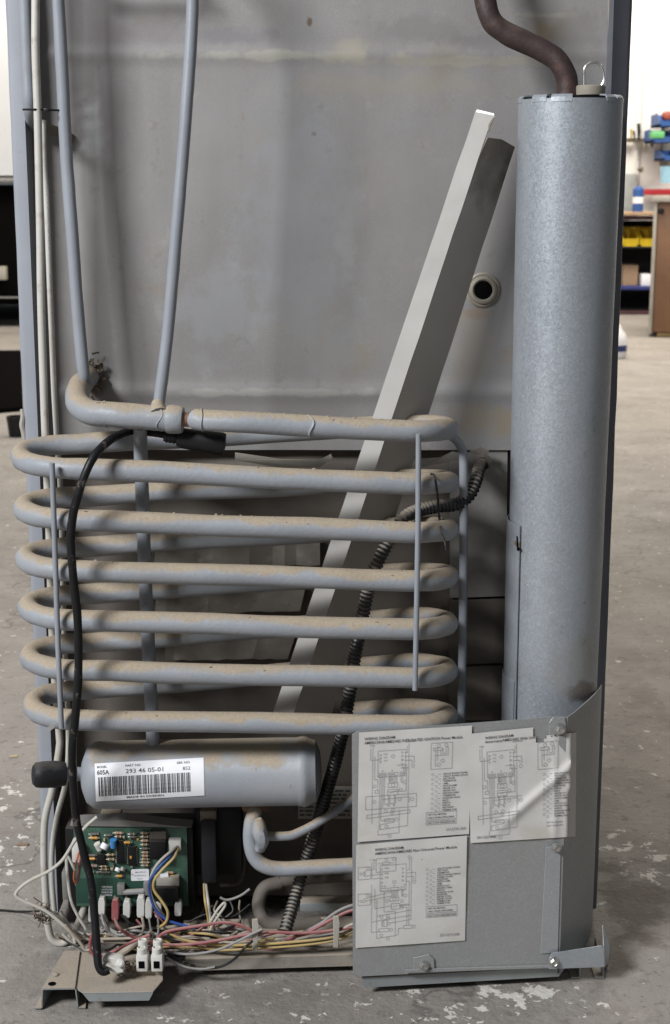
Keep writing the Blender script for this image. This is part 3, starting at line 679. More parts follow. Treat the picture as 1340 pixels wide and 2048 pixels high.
# ---- burner cover
c_l = at(708, 1950, -.165); c_r = at(1120, 1931, -.143)
cn = Vector((c_r.y-c_l.y, -(c_r.x-c_l.x), 0)).normalized()        # facing the viewer
s_l = c_r; s_r = at(1204, 1885, -.045); sn = Vector((s_r.y-s_l.y, -(s_r.x-s_l.x), 0)).normalized()
SIDE = P([(1136, 1434, -.1415), (1149, 1425, -.130), (1164, 1412, -.117), (1179, 1399, -.104), (1192, 1386, -.088), (1200, 1377, -.068), (1204, 1369, -.045)])
def on_cover(px, py, off=0):
    a = onplane(px, py, c_l + cn*off, cn)
    xf = c_r.x + .004
    if a.x <= xf: return a
    for (p, q) in zip(SIDE, SIDE[1:]):
        nn = Vector((q.y-p.y, -(q.x-p.x), 0)).normalized(); b = onplane(px, py, Vector((p.x, p.y, 0)) + nn*off, nn)
        if b.x <= q.x + 1e-4: return b
    return b
def wall_poly(pix, p0, n, off, th):
    return [onplane(x, y, p0 + n*off, n) for x, y in pix], -n*th
bm = BM(); lp, of = wall_poly([(704, 1470), (716, 1462), (820, 1455), (950, 1446), (1060, 1438), (1100, 1433), (1136, 1434), (1119, 1931), (1000, 1938), (860, 1946), (716, 1953), (706, 1945)], c_l, cn, 0, .0012)
prism(bm, lp, of)
# right side sheet curving up behind the flue
T_ = SIDE; B_2 = [Vector((p.x, p.y, c_r.z-.0095)) for i, p in enumerate(SIDE)]; n = len(T_)
def sn_(i):
    p, q = SIDE[max(0, i-1)], SIDE[min(n-1, i+1)]; return Vector((q.y-p.y, -(q.x-p.x), 0)).normalized()
tv = [bm.verts.new(p) for p in T_]; bv = [bm.verts.new(p) for p in B_2]; ti = [bm.verts.new(p - sn_(i)*.0012) for i, p in enumerate(T_)]; bi = [bm.verts.new(p - sn_(i)*.0012) for i, p in enumerate(B_2)]
for i in range(n-1):
    bm.faces.new((tv[i], tv[i+1], bv[i+1], bv[i])); bm.faces.new((ti[i+1], ti[i], bi[i], bi[i+1])); bm.faces.new((tv[i], ti[i], ti[i+1], tv[i+1])); bm.faces.new((bv[i], bv[i+1], bi[i+1], bi[i]))
bm.faces.new((tv[-1], ti[-1], bi[-1], bv[-1]))
cover = obj('burner_cover', bm, M_cover, fr, ang=30)
# folded seam strip down the corner, upper tongue, foot lip, tab
def cover_patch(pix, name, off=.0025, th=.0014, mat=M_cover, parent=cover):
    bm = BM(); lp, of = wall_poly(pix, c_l, cn, off, th); prism(bm, lp, of, bev=.0003); return obj(name, bm, mat, parent, flat=True)
cover_patch([(1092, 1694), (1122, 1692), (1116, 1905), (1081, 1908)], 'corner_strip', .0012, .0008, M_strip)
cover_patch([(1098, 1446), (1106, 1435), (1130, 1435), (1133, 1460), (1131, 1505), (1099, 1470)], 'corner_tongue', .0020)
cover_patch([(826, 1916), (858, 1909), (868, 1918), (869, 1940), (828, 1943)], 'screw_tab', .0022)
bm = BM(); lp = [onplane(x, y, c_l+cn*.004, cn) for x, y in ((812, 1941), (1098, 1932), (1098, 1936), (812, 1946))]; prism(bm, lp, -cn*.003); obj('bottom_lip', bm, M_cover, cover, flat=True)
# right-hand strap wrapping outwards
bm = BM()
tp = [(1098, 1918, 0), (1103, 1908, 0), (1118, 1905, 0), (1160, 1899, 0), (1203, 1892, 0), (1212, 1893, 0)]
lp = [onplane(x, y, c_l+cn*.0055, cn) for x, y in [(1098, 1918), (1104, 1907), (1203, 1892), (1206, 1896), (1209, 1930), (1206, 1934), (1098, 1938)]]
prism(bm, lp, -cn*.0014)
q = [onplane(1206, 1893, c_l+cn*.0055, cn), onplane(1207, 1934, c_l+cn*.0055, cn)]
e = [at(1217, 1893, -.075), at(1214, 1928, -.1), at(1204, 1850, -.05)]
prism(bm, [q[0], e[2], e[0], e[1], q[1]], Vector((.0012, 0.0003, 0)))
obj('corner_strap', bm, M_galv, cover, flat=True)
# hex bolts
def bolt(px, py, rpx, off, parent=cover):
    c = onplane(px, py, c_l+cn*off, cn); r = pxm(rpx, -.16); bm = BM()
    Mx = frame(c, cn + Vector((random.uniform(-.1, .1), 0, random.uniform(-.1, .1))))
    lathe(bm, [(r*1.25, 0), (r*1.25, .0008), (r*.9, .0014), (r*.85, .0014)], Mx, 24)
    lathe(bm, [(r*.92, .0008), (r*.92, .0036), (r*.78, .0044), (r*.66, .0044), (r*.60, .0036), (0, .0034)], Mx @ Matrix.Rotation(random.random(), 4, 'Z'), 6)
    obj('hex_bolt', bm, M_zinc, parent, ang=25)
bolt(1120, 1458, 9.5, .003); bolt(1113, 1694, 9, .003); bolt(848, 1931, 9, .003); bolt(1107, 1923, 9, .0055)

# wiring diagrams
def paper(name, corners, label, draw, crease=0, cut=None):
    tl, tr, br, bl = [Vector(c) for c in corners]
    W = (tr-tl).length; H = (bl-tl).length; asp = W/H
    sd = random.random()*50
    def mp(u, v, off=.0012):           # u 0..asp, v 0..1 up
        s = u/asp; pp = bl.lerp(br, s).lerp(tl.lerp(tr, s), v)
        wv = .0007*noise.noise(Vector((s*4+sd, v*4, 0))) + .0010*noise.noise(Vector((s*1.6+sd, v*1.9, 4)))
        if crease:
            d_ = (v-.10) - (s-.25)*.75; wv += .0030*math.exp(-(d_/.05)**2)*max(0, min(1, (s-.2)*4)) + .0016*math.exp(-((s-.80)/.03)**2)*(.6+.4*math.sin(v*14))
        return on_cover(pp.x, pp.y, off + .0012 + wv)
    bm = BM(); nx, ny = 40, 36
    g = [[bm.verts.new(mp(asp*i/nx, j/ny, .0006)) for j in range(ny+1)] for i in range(nx+1)]
    for i in range(nx):
        for j in range(ny):
            if cut and cut((i+.5)/nx, (j+.5)/ny): continue
            bm.faces.new((g[i][j], g[i+1][j], g[i+1][j+1], g[i][j+1]))
    for v_ in [x for x in bm.verts if not x.link_faces]: bm.verts.remove(v_)
    draw(bm, mp, asp)
    o = obj(name, bm, [M_paper, M_lightink, M_ink], cover, label=label, ang=70); return o
LW = .0028
def legend(bm, mp, x, y, lines, dy, h, wmax=None, base=2):
    for i, s in enumerate(lines):
        yy = y - dy*i
        put_ring(bm, x + (.0 if i % 2 == 0 else .035), yy+h*.35, h*.55, LW*.8, mp)
        put_line(bm, [(x+.05+(.0 if i % 2 == 0 else .02), yy+h*.35), (x+.075, yy+h*.35)], LW, mp)
        put_text(bm, s, x+.095, yy, h, mp, base, .012)
def scheme(bm, mp, a, variant):
    L_ = lambda *p: put_line(bm, p, LW, mp)
    Rr = lambda *p: put_rect(bm, *p, LW, mp)
    C = lambda x, y, r=.015: put_ring(bm, x, y, r, LW, mp)
    def S(t, x, y, h=.022): put_text(bm, t, x, y, h, mp, 1, .01)
    k = a/1.06
    if variant < 2:
        L_((.11*k, .85), (.11*k, .74), (.20*k, .74)); L_((.13*k, .86), (.13*k, .16)); L_((.47*k, .87), (.47*k, .12), (.21*k, .10), (.21*k, .145), (.34*k, .16), (.34*k, .19), (.22*k, .18))
        Rr(.18*k, .58, .44*k, .82); C(.32*k, .765); S('+12V', .10*k, .865); S('GROUND', .43*k, .885)
        for i, y in enumerate((.775, .745, .715)): S('J%d' % (i+3), .195*k, y); S('FUSE', .235*k, y+.008, .014)
        for i, y in enumerate((.79, .755, .72, .68, .65)): S('J%d' % (i+6), .40*k, y)
        L_((.43*k, .79), (.455*k, .79), (.455*k, .85)); L_((.43*k, .755), (.52*k, .755), (.52*k, .69)); L_((.43*k, .72), (.50*k, .72), (.50*k, .69)); C(.51*k, .665); L_((.36*k, .68), (.45*k, .68), (.45*k, .44), (.28*k, .44)); L_((.41*k, .65), (.47*k, .65))
        for x0_, x1_ in ((.19, .26), (.28, .37), (.39, .43)):
            Rr(x0_*k, .585, x1_*k, .615); S('P', (x0_+.03)*k, .625)
            for i in range(5): C((x0_+.012+i*.012)*k, .60, .004) if x0_+.012+i*.012 < x1_ else None
        for i, xx in enumerate((.20, .215, .23, .245)): L_((xx*k, .585), (xx*k, (.10, .18, .30, .34)[i]))
        for xx in (.29, .30, .315, .33, .345, .36): L_((xx*k, .585), (xx*k, .52))
        L_((.40*k, .585), (.40*k, .52), (.415*k, .52), (.415*k, .585)); C(.435*k, .52); C(.30*k, .555)
        Rr(.28*k, .48, .37*k, .52); C(.325*k, .50, .018); Rr(.275*k, .41, .37*k, .46); L_((.30*k, .43), (.36*k, .445)); C(.395*k, .455)
        L_((.15*k, .77), (.15*k, .56), (.18*k, .56), (.18*k, .46)); Rr(.155*k, .435, .19*k, .46); C(.15*k, .50)
        Rr(.07*k, .29, .55*k, .41) if variant == 0 else L_((.13*k, .40), (.52*k, .40))
        for xx in (.285, .34): L_((xx*k, .33), (xx*k, .40)); L_(((xx+.012)*k, .33), ((xx+.012)*k, .40)); S('30', (xx-.01)*k, .40, .018); S('86', (xx-.01)*k, .31, .018)
        L_((.245*k, .35), (.245*k, .33), (.34*k, .33)); L_((.23*k, .375), (.48*k, .385), (.48*k, .33)); C(.39*k, .365); C(.51*k, .36); C(.15*k, .36)
        L_((.08*k, .21), (.08*k, .24), (.49*k, .265), (.49*k, .235), (.08*k, .21)); C(.32*k, .248, .014); C(.26*k, .265); C(.33*k, .272)
        Rr(.25*k, .17, .34*k, .195) ; C(.365*k, .185); C(.27*k, .125); L_((.19*k, .10), (.19*k, .05), (.39*k, .06), (.39*k, .27)); C(.30*k, .035)
        bx = (.68*k, .62, .88*k, .86); Rr(*bx); L_((.72*k, .82), (.72*k, .65), (.75*k, .65)); L_((.74*k, .82), (.74*k, .70)); L_((.77*k, .80), (.77*k, .745), (.84*k, .745), (.84*k, .82), (.82*k, .82), (.82*k, .76), (.79*k, .76), (.79*k, .81)); C(.75*k, .835); C(.82*k, .838); C(.755*k, .66, .016); C(.79*k, .695); Rr(.70*k, .79, .785*k, .815); L_((.72*k, .745), (.77*k, .745))
    else:
        Rr(.23*k, .53, .48*k, .78); C(.365*k, .615); S('+ 12V', .13*k, .835)
        L_((.15*k, .82), (.15*k, .66), (.23*k, .66)); L_((.17*k, .83), (.17*k, .75), (.10*k, .745), (.08*k, .735), (.08*k, .69), (.23*k, .70))
        Rr(.02*k, .66, .14*k, .78); C(.11*k, .765); C(.045*k, .715, .011); C(.075*k, .715)
        Rr(.02*k, .41, .14*k, .52); C(.11*k, .50); C(.045*k, .45, .011); C(.075*k, .45); L_((.08*k, .47), (.14*k, .485), (.34*k, .52)); L_((.09*k, .45), (.34*k, .48))
        Rr(.19*k, .72, .38*k, .85); Rr(.25*k, .79, .32*k, .81); L_((.21*k, .80), (.25*k, .80)); L_((.32*k, .80), (.36*k, .80)); C(.29*k, .835); C(.36*k, .835)
        L_((.51*k, .83), (.51*k, .72), (.48*k, .72)); L_((.53*k, .84), (.53*k, .24), (.33*k, .22)); C(.51*k, .84)
        for i, y in enumerate((.74, .69, .65, .61, .575)): S('J%d' % (i+1), .24*k, y); (S('FUSE', .275*k, y+.006, .018) if i < 3 else None)
        for i, y in enumerate((.73, .69, .655, .615)): S('J%d' % (i+6), .44*k, y)
        L_((.48*k, .69), (.57*k, .69), (.57*k, .62)); L_((.48*k, .655), (.55*k, .655), (.55*k, .62)); C(.56*k, .60)
        L_((.48*k, .61), (.51*k, .61), (.51*k, .38), (.42*k, .38))
        for x0_, x1_ in ((.24, .31), (.33, .41), (.43, .465)):
            Rr(x0_*k, .535, x1_*k, .56); S('P', (x0_+.03)*k, .57)
        for xx in (.34, .352, .364, .376, .388, .40): L_((xx*k, .535), (xx*k, .47))
        L_((.44*k, .535), (.44*k, .47), (.45*k, .47), (.45*k, .535)); C(.475*k, .475)
        Rr(.325*k, .43, .41*k, .465); C(.37*k, .447, .017); C(.30*k, .435); Rr(.34*k, .35, .42*k, .405); C(.44*k, .425); C(.44*k, .365); L_((.36*k, .37), (.40*k, .385))
        L_((.15*k, .60), (.15*k, .14), (.24*k, .145)); L_((.18*k, .56), (.18*k, .37), (.34*k, .385)); L_((.20*k, .45), (.20*k, .08), (.38*k, .095), (.41*k, .105), (.41*k, .16), (.45*k, .165)); L_((.27*k, .53), (.27*k, .33), (.38*k, .33), (.38*k, .095)); L_((.20*k, .295), (.53*k, .33))
        C(.245*k, .285); C(.305*k, .29); L_((.15*k, .24), (.25*k, .255), (.53*k, .28)); C(.31*k, .265, .016); Rr(.25*k, .19, .30*k, .25); Rr(.255*k, .205, .27*k, .24); C(.315*k, .215)
        Rr(.22*k, .14, .32*k, .17); C(.34*k, .155); C(.245*k, .105); C(.31*k, .07); Rr(.46*k, .155, .54*k, .185); C(.56*k, .17); L_((.49*k, .185), (.49*k, .36), (.42*k, .37)); L_((.51*k, .185), (.51*k, .39), (.42*k, .39))
        S('~', .62*k, .80, .03)
leg1 = ['CIRCUIT BOARD POWER', 'CIRCUIT BOARD DISPLAY', 'ELECTRODE', 'THERMOFUSE', 'LAMP', 'SWITCH LAMP', 'HEATER 12 V', 'HEATER 120 V', 'HEATING CABLE', 'THERMISTOR', 'SOLENOID VALVE', 'RELAY', 'SWITCH', 'FUSE 5A', 'TEST POINT', 'THERMAL FUSE']
leg2 = ['CIRCUIT BOARD', 'TEST POINT', 'THERMISTOR', 'CIRCUIT BOARD', 'THERMOCOUPLE', 'ELECTRODE', 'FUSE 5A', 'RELAY', 'HEATER 12 V', 'HEATER 120 V', 'SWITCH LAMP', 'LAMP', 'SWITCH L.A.T', 'HEATING CABLE', 'SWITCH', 'SOLENOID VALVE', 'RE-IGNITER', 'THERMAL FUSE']
leg3 = ['CIRCUIT BOARD POWER', 'TEST POINT', 'THERMISTOR', 'CIRCUIT BOARD DISPLAY', 'THERMOCOUPLE', 'ELECTRODE', 'SWITCH LAMP', 'LAMP', 'SWITCH L.A.T', 'HEATING CABLE', 'SWITCH', 'SOLENOID VALVE', 'RE-IGNITER', 'HEATER 12 VDC', 'HEATER 120 VAC', 'THERMAL FUSE', 'THERMO FUSE']
def d1(bm, mp, a):
    put_text(bm, 'WIRING DIAGRAM', .05, .925, .036, mp, 2, .007, .27*a); put_text(bm, 'AMERICANA/AMES/AES INTEGRATED IGNITION Power Module', .05, .888, .036, mp, 2, .007, .87*a)
    scheme(bm, mp, a, 0); legend(bm, mp, .66*a, .565, leg1, .0222, .020)
    put_rect(bm, .61*a, .155, .88*a, .225, LW, mp); put_text(bm, 'NOT ALL MODELS', .625*a, .197, .021, mp, 2, .01); put_text(bm, 'ONLY WHEN APPLICABLE', .625*a, .167, .021, mp, 2, .01)
    put_rect(bm, .61*a, .112, .88*a, .142, LW, mp); put_text(bm, 'ONLY 2-WAY REFRIGERATORS', .62*a, .120, .019, mp, 2, .01, .25*a); put_text(bm, '3312791.000', .79*a, .045, .034, mp, 1, .004, .18*a)
def d2(bm, mp, a):
    put_text(bm, 'WIRING DIAGRAM', .155*a, .935, .034, mp, 2, .007, .26*a); put_text(bm, 'Americana/AMES/AES With Univer', .155*a, .90, .034, mp, 2, .007, .50*a); put_text(bm, 'er Module', .76*a, .90, .03, mp, 2, .006, .12*a)
    scheme(bm, mp, a, 1); legend(bm, mp, .70*a, .565, leg2, .0222, .019)
    put_text(bm, 'NOT ALL MODELS', .72*a, .135, .019, mp, 1, .01); put_text(bm, 'ONLY WHEN APPL', .72*a, .105, .019, mp, 1, .01); put_text(bm, '3311221.000', .06*a, .035, .032, mp, 2, .002, .18*a)
def d3(bm, mp, a):
    put_text(bm, 'WIRING DIAGRAM', .17*a, .925, .036, mp, 2, .007, .255*a); put_text(bm, 'AMERICANA/AMES/AES Non Universal Power Module', .17*a, .888, .036, mp, 2, .007, .74*a)
    scheme(bm, mp, a, 2); legend(bm, mp, .645*a, .70, leg3, .0208, .020)
    put_rect(bm, .64*a, .285, .92*a, .35, LW, mp); put_text(bm, 'NOT ALL MODELS', .655*a, .323, .021, mp, 2, .01); put_text(bm, 'ONLY WHEN APPLICABLE', .655*a, .295, .021, mp, 2, .01)
    put_rect(bm, .64*a, .245, .92*a, .272, LW, mp); put_text(bm, 'ONLY 2-WAY REFRIGERATORS', .65*a, .251, .019, mp, 2, .012, .26*a); put_text(bm, '3311211.000', .765*a, .055, .036, mp, 1, .006, .18*a)
paper('wiring_diagram', [(718, 1465), (944, 1451), (938, 1668), (715, 1684)], 'upper left wiring diagram sheet titled integrated ignition', d1)
def cut2(s, v):
    if v > .86 and .62 < s < .70 + (v-.86)*.3: return True
    if v > .93 and s > .60: return True
    if v > .97 and s < .60 and False: return True
    return False
paper('wiring_diagram', [(936, 1468), (1153, 1446), (1151, 1673), (941, 1686)], 'creased wiring diagram sheet torn at the bolt and folded round the corner', d2, crease=1, cut=cut2)
paper('wiring_diagram', [(712, 1690), (934, 1671), (930, 1881), (711, 1896)], 'lower left wiring diagram sheet titled non universal power module', d3)

# ---- base trays and rails
bm = BM()
zt_ = .020
loop = [onz(x, y, zt_) for x, y in ((128, 1905), (322, 1912), (326, 1962), (306, 1986), (166, 1988), (150, 1976), (84, 1978))]
prism(bm, loop, Vector((0, 0, .0014)), bev=.0003)
lip = [onz(166, 1988, zt_), onz(306, 1986, zt_)]
prism(bm, [lip[0], lip[1], lip[1]+Vector((-.004, -.001, -.0075)), lip[0]+Vector((.006, -.001, -.0075))], Vector((0, .0014, 0)))
tray = obj('base_tray', bm, M_tray, fr, flat=True)
# raised rib with turned legs at the left end
bm = BM(); f0, f1 = onz(86, 1980, .022), onz(150, 1979, .022); b0, b1 = onz(130, 1904, .022), onz(160, 1904, .022)
prism(bm, [f0, f1, b1, b0], Vector((0, 0, .0016)))
for A, B, s in ((f0, b0, -1), (f1, b1, 1)):
    d = Vector((s*.0015, 0, -.0205)); prism(bm, [A, B, B+d, A+d], Vector((s*.0012, 0, 0)))
    q = A+d; prism(bm, [q, B+d, B+d+Vector((s*.008, 0, 0)), q+Vector((s*.008, 0, 0))], Vector((0, 0, .0012)))
obj('support_rib', bm, M_tray, fr, flat=True)
def zscrew(px, py, z, r, name, mat, parent, hole=False):
    c = onz(px, py, z); bm = BM()
    if hole: lathe(bm, [(r, .0004), (0, .0004)], frame(c, (0, 0, 1)), 20)
    else: lathe(bm, [(r, 0), (r*.95, .0012), (r*.6, .002), (0, .0021)], frame(c, (0, 0, 1)), 18)
    obj(name, bm, mat, parent)
zscrew(111, 1950, .0238, .0034, 'screw', M_tray, tray); zscrew(104, 1968, .0238, .0038, 'hole', M_void, tray, True)
# long rail with lip
bm = BM(); L0, L1 = onz(372, 1922, .020), onz(720, 1912, .020)
prism(bm, [L0, L1, L1+Vector((0, .075, .004)), L0+Vector((-.01, .075, .004))], Vector((0, 0, .0014)))
prism(bm, [L0, L1, L1+Vector((0, 0, -.011)), L0+Vector((.006, 0, -.011))], Vector((0, .0014, 0))); obj('base_rail', bm, M_rail, fr, flat=True)
bm = BM(); b0, b1 = onz(240, 1900, .012), onz(420, 1895, .012); prism(bm, [b0, b1, b1+Vector((0, .14, 0)), b0+Vector((-.05, .14, 0))], Vector((0, 0, .003))); obj('base_floor', bm, M_lower, fr, flat=True)
# tray under the burner cover and its feet
bm = BM(); a, b = onz(724, 1958, .018), onz(1130, 1936, .018)
prism(bm, [a, b, b+Vector((.0, .1, 0)), a+Vector((0, .1, 0))], Vector((0, 0, .0014)))
prism(bm, [a, b, b+Vector((-.006, 0, -.0095)), a+Vector((.003, 0, -.0095))], Vector((0, .0014, 0))); obj('burner_tray', bm, M_tray, fr, flat=True)
for px in (1158, 1205):
    bm = BM(); a = onz(px, 1957, 0.0005); prism(bm, [a, a+Vector((0, .05, 0)), a+Vector((0, .05, .019)), a+Vector((0, 0, .019))], Vector((.0014, 0, 0)))
    prism(bm, [a, a+Vector((0, .05, 0)), a+Vector((-.008, .05, 0)), a+Vector((-.008, 0, 0))], Vector((0, 0, .0013))); obj('foot', bm, M_tray, fr, flat=True)

# ---- circuit board and its box
Yc = -.068
bm = BM(); pbox(bm, 133, 1656, 388, 1822, Yc+.004, .04, .002); obj('board_box', bm, M_blk, fr)
bm = BM(); pbox(bm, 124, 1745, 136, 1800, Yc+.006, .03, .001); obj('box_bracket', bm, M_foil, fr)
bm = BM(); a = P([(140, 1652), (150, 1645), (250, 1640), (330, 1650), (384, 1655)], Yc-.002); prism(bm, a[::1], Vector((0, .012, .003))); obj('box_flap', bm, M_foil, fr, flat=True)
bm = BM(); pbox(bm, 200, 1628, 240, 1646, Yc+.01, .02, .001); obj('vessel_bracket', bm, M_pipe, fr)
bm = BM(); pbox(bm, 150, 1655, 375, 1812, Yc, .0016); pcb = obj('circuit_board', bm, M_pcb, fr, label='green circuit board with coloured wires and white spade connectors')
zx = lambda x: 100 + x/4.467
zy = lambda y: 1620 + y/4.467
def comp(name, x0, y0, x1, y1, dep, mat, bev=.0004):
    bm = BM(); Yq = Yc - dep; s = 0
    pbox(bm, zx(x0), zy(y0), zx(x1), zy(y1), Yq, dep, bev); return obj(name, bm, mat, pcb)
bm = BM(); pbox(bm, zx(235), zy(610), zx(1195), zy(830), Yc-.0004, .0004); 
mfp = lambda u, v: at(zx(u), zy(v), Yc-.0007)
for i, s in enumerate(('TEKTECH', 'CONTROLS INC.', 'MADE IN', 'CANADA')): put_text(bm, s, 460, 695+24*i, 1, lambda u, v, y0_=695+24*i: at(zx(460+(u-460)), zy(y0_-(v-y0_)*22), Yc-.0007), 1, .02, 95 if len(s) < 9 else 100)
for i in range(14):
    x = random.uniform(300, 1100); put_line(bm, [(x, 640+random.random()*150), (x+random.uniform(20, 90), 640+random.random()*150)], 3, mfp, 2)
obj('solder_mask_area', bm, [M_pcbd, M_label, M_pcb], pcb, flat=True)
bm = BM()
for i in range(46):
    x, y = random.uniform(330, 1180), random.uniform(190, 590); l = random.uniform(20, 80)
    put_line(bm, [(x, y), (x+l, y), (x+l, y+random.uniform(-50, 50))], 3.2, lambda u, v: at(zx(u), zy(v), Yc-.0003), 0)
obj('copper_traces', bm, mk('trace_green', (.06, .2, .13), .4), pcb, flat=True)
for a in ((595, 275, 665, 475), (695, 330, 772, 500)):
    comp('chip', *a, .0035, M_blk)
    bm = BM()
    for s in (a[0]-6, a[2]+1):
        for i in range(8): pbox(bm, zx(s), zy(a[1]+10+i*(a[3]-a[1]-20)/8), zx(s+7), zy(a[1]+18+i*(a[3]-a[1]-20)/8), Yc-.0022, .002)
    obj('chip_pins', bm, M_zinc, pcb)
comp('chip', 418, 395, 492, 490, .004, M_blk); comp('relay', 890, 285, 1030, 445, .013, M_blk); comp('relay_top', 890, 195, 1035, 280, .006, M_lower)
comp('relay', 945, 700, 1145, 820, .016, M_blk); comp('relay_top', 950, 610, 1150, 695, .010, M_tape)
comp('white_socket', 1060, 275, 1168, 365, .009, M_white); comp('fuse_holder', 600, 670, 665, 760, .007, M_foil); comp('fuse_holder', 835, 655, 890, 765, .007, M_foil)
comp('side_socket', 195, 290, 265, 470, .012, M_white)
bm = BM(); tube(bm, [at(zx(660), zy(735), Yc-.005), at(zx(840), zy(725), Yc-.005)], .0031, 14); obj('glass_fuse', bm, M_grey, pcb)
for (x0, y0, x1, y1, r, m_) in ((418, 300, 445, 350, .0034, M_white), (475, 345, 500, 300, .0042, M_label), (565, 265, 567, 330, .0034, M_bluec), (598, 550, 612, 520, .003, M_label), (645, 545, 655, 515, .003, M_foil), (985, 600, 1055, 590, .0035, M_label)):
    bm = BM(); tube(bm, [at(zx(x0), zy(y0), Yc-.006), at(zx(x1), zy(y1), Yc-.004)], r, 14); obj('capacitor', bm, m_, pcb)
random.seed(5)
spots_ = [(390, 215), (392, 250), (520, 225), (610, 205), (612, 238), (730, 215), (735, 240), (845, 205), (850, 240), (845, 275), (845, 310), (845, 345), (850, 380), (850, 410), (850, 440), (850, 468), (850, 495), (540, 400), (545, 440), (480, 505), (482, 530), (484, 555), (375, 405), (378, 435), (690, 290), (620, 590), (390, 500), (1070, 560), (1085, 590)]
for i, (x, y) in enumerate(spots_):
    m_ = random.choice([M_resist, M_resist, M_orange_c, M_tape, M_lower]); bm = BM()
    c = at(zx(x), zy(y), Yc-.0028); l = pxm(random.choice([5.5, 6.5, 7.5]), Yc)
    tube(bm, [c-Vector((l, 0, 0)), c-Vector((l*.6, 0, 0)), c, c+Vector((l*.6, 0, 0)), c+Vector((l, 0, 0))], .0015, 10, rfun=lambda t, i: .0016 if i in (1, 3) else .0013)
    for s in (-1, 1): tube(bm, [c+Vector((s*l, 0, 0)), c+Vector((s*l*1.5, 0, 0)), c+Vector((s*l*1.55, .0028, 0))], .00035, 6, 1)
    if m_ in (M_resist, M_tape):
        for k in (-.4, 0, .4): tube(bm, [c+Vector((l*k-.0003, 0, 0)), c+Vector((l*k+.0003, 0, 0))], .00168, 10, 2)
    obj('resistor', bm, [m_, M_zinc, random.choice([M_red, M_blk, M_lower])], pcb)
for i in range(44):
    x, y = random.uniform(330, 1040), random.choice([random.uniform(185, 330), random.uniform(380, 590)]); a = random.uniform(8, 26); b = random.uniform(8, 24)
    comp('small_component', x, y, x+a, y+b, random.uniform(.0012, .004), random.choice([M_blk, M_blk, M_resist, M_lower, M_orange_c, M_foil, M_tape]), .0002)
bm = BM(); lbm = lambda u, v: at(262+36*u, 1762-23*v-1.2*u, Yc-.0012)
prism(bm, [lbm(u, v) for u, v in ((.04, 0), (.96, 0), (1, .1), (1, .9), (.94, 1), (.06, 1), (0, .9), (0, .1))], Vector((0, .0004, 0)))
put_text(bm, '3863575.01', .2, .68, .19, lambda u, v: lbm(u, v)+Vector((0, -.0003, 0)), 1, 0, .6); put_text(bm, 'NA/SERVICE #', .15, .40, .17, lambda u, v: lbm(u, v)+Vector((0, -.0003, 0)), 1, 0, .68); put_text(bm, '94617', .35, .12, .17, lambda u, v: lbm(u, v)+Vector((0, -.0003, 0)), 1, 0, .3)
obj('board_sticker', bm, [M_label, M_lightink], pcb, flat=True)
# spade connectors under the board
for (x, y0, y1, wd, m_) in ((182, 1812, 1845, 11, M_white), (203, 1797, 1830, 13, M_white), (230, 1800, 1842, 14, M_red), (253, 1802, 1837, 14, M_white), (281, 1794, 1836, 15, M_white), (297, 1800, 1838, 13, M_white), (316, 1806, 1836, 13, M_white), (356, 1803, 1833, 14, M_white)):
    bm = BM(); Yq = -.082
    pts_ = [(x-wd*.35, y0), (x+wd*.4, y0), (x+wd*.55, y0+8), (x+wd*.5, y1-3), (x+wd*.3, y1), (x-wd*.35, y1), (x-wd*.5, y1-4), (x-wd*.5, y0+8)]
    prism(bm, P(pts_, Yq), Vector((0, .007, 0)), bev=.0006); obj('spade_connector', bm, m_, pcb, label='red sleeved spade connector' if m_ is M_red else None, flat=True)
    bm = BM(); tube(bm, P([(x, y0-7, Yc-.003), (x, y0+2, -.078)]), .0016, 6); obj('terminal_pin', bm, M_foil, pcb)

# black igniter box and plug beside the board
bm = BM(); pbox(bm, 388, 1618, 484, 1752, -.050, .03, .003); obj('igniter_box', bm, M_blk, fr)
bm = BM(); pbox(bm, 402, 1644, 433, 1768, -.075, .02, .003); obj('igniter_plug', bm, M_rubber, fr)
bm = BM(); pbox(bm, 400, 1622, 432, 1644, -.068, .012, .001); obj('plug_tab', bm, M_chandirt, fr)

# ---- cables and wires (each one its own part)
def wire(pts, rpx, mat, name='wire', Y=-.12, per=7, seg=9):
    q = P(pts, Y); bm = BM(); tube(bm, spline(q, per), pxm(rpx*(.86 if rpx < 6 else 1), Y), seg); return obj(name, bm, mat, fr)
wire([(70, -200), (71, 0), (71, 100), (75, 215), (77, 300), (80, 450), (82, 600), (86, 740), (91, 880), (98, 1050), (106, 1300), (118, 1460), (118, 1500), (104, 1580), (90, 1640), (88, 1720), (92, 1800), (96, 1850), (104, 1878), (125, 1886), (145, 1868), (164, 1828), (170, 1795), (164, 1772), (154, 1764)], 7.5, M_wcable, 'mains_cable', -.062, seg=12)
cb = [(86, 240), (88, 330), (93, 400), (99, 560), (104, 680), (108, 780), (114, 880), (122, 1000), (128, 1250), (137, 1460), (132, 1560), (116, 1625), (105, 1690), (104, 1760), (109, 1822)]
q = P(cb, -.045); bm = BM(); tube(bm, spline(q, 7), pxm(5.5, -.045), 10)
def mcab(u, v):       # u along the cable in photo pixels upward, v across
    py = 752-u; xs_ = [(p[0], p[1]) for p in cb]
    for (xa, ya), (xb, yb) in zip(xs_, xs_[1:]):
        if ya <= py <= yb: xc = xa+(xb-xa)*(py-ya)/(yb-ya); break
    else: xc = 100
    return at(xc - 2 + v*-1 + 4, py, -.045-pxm(5.6, -.045))
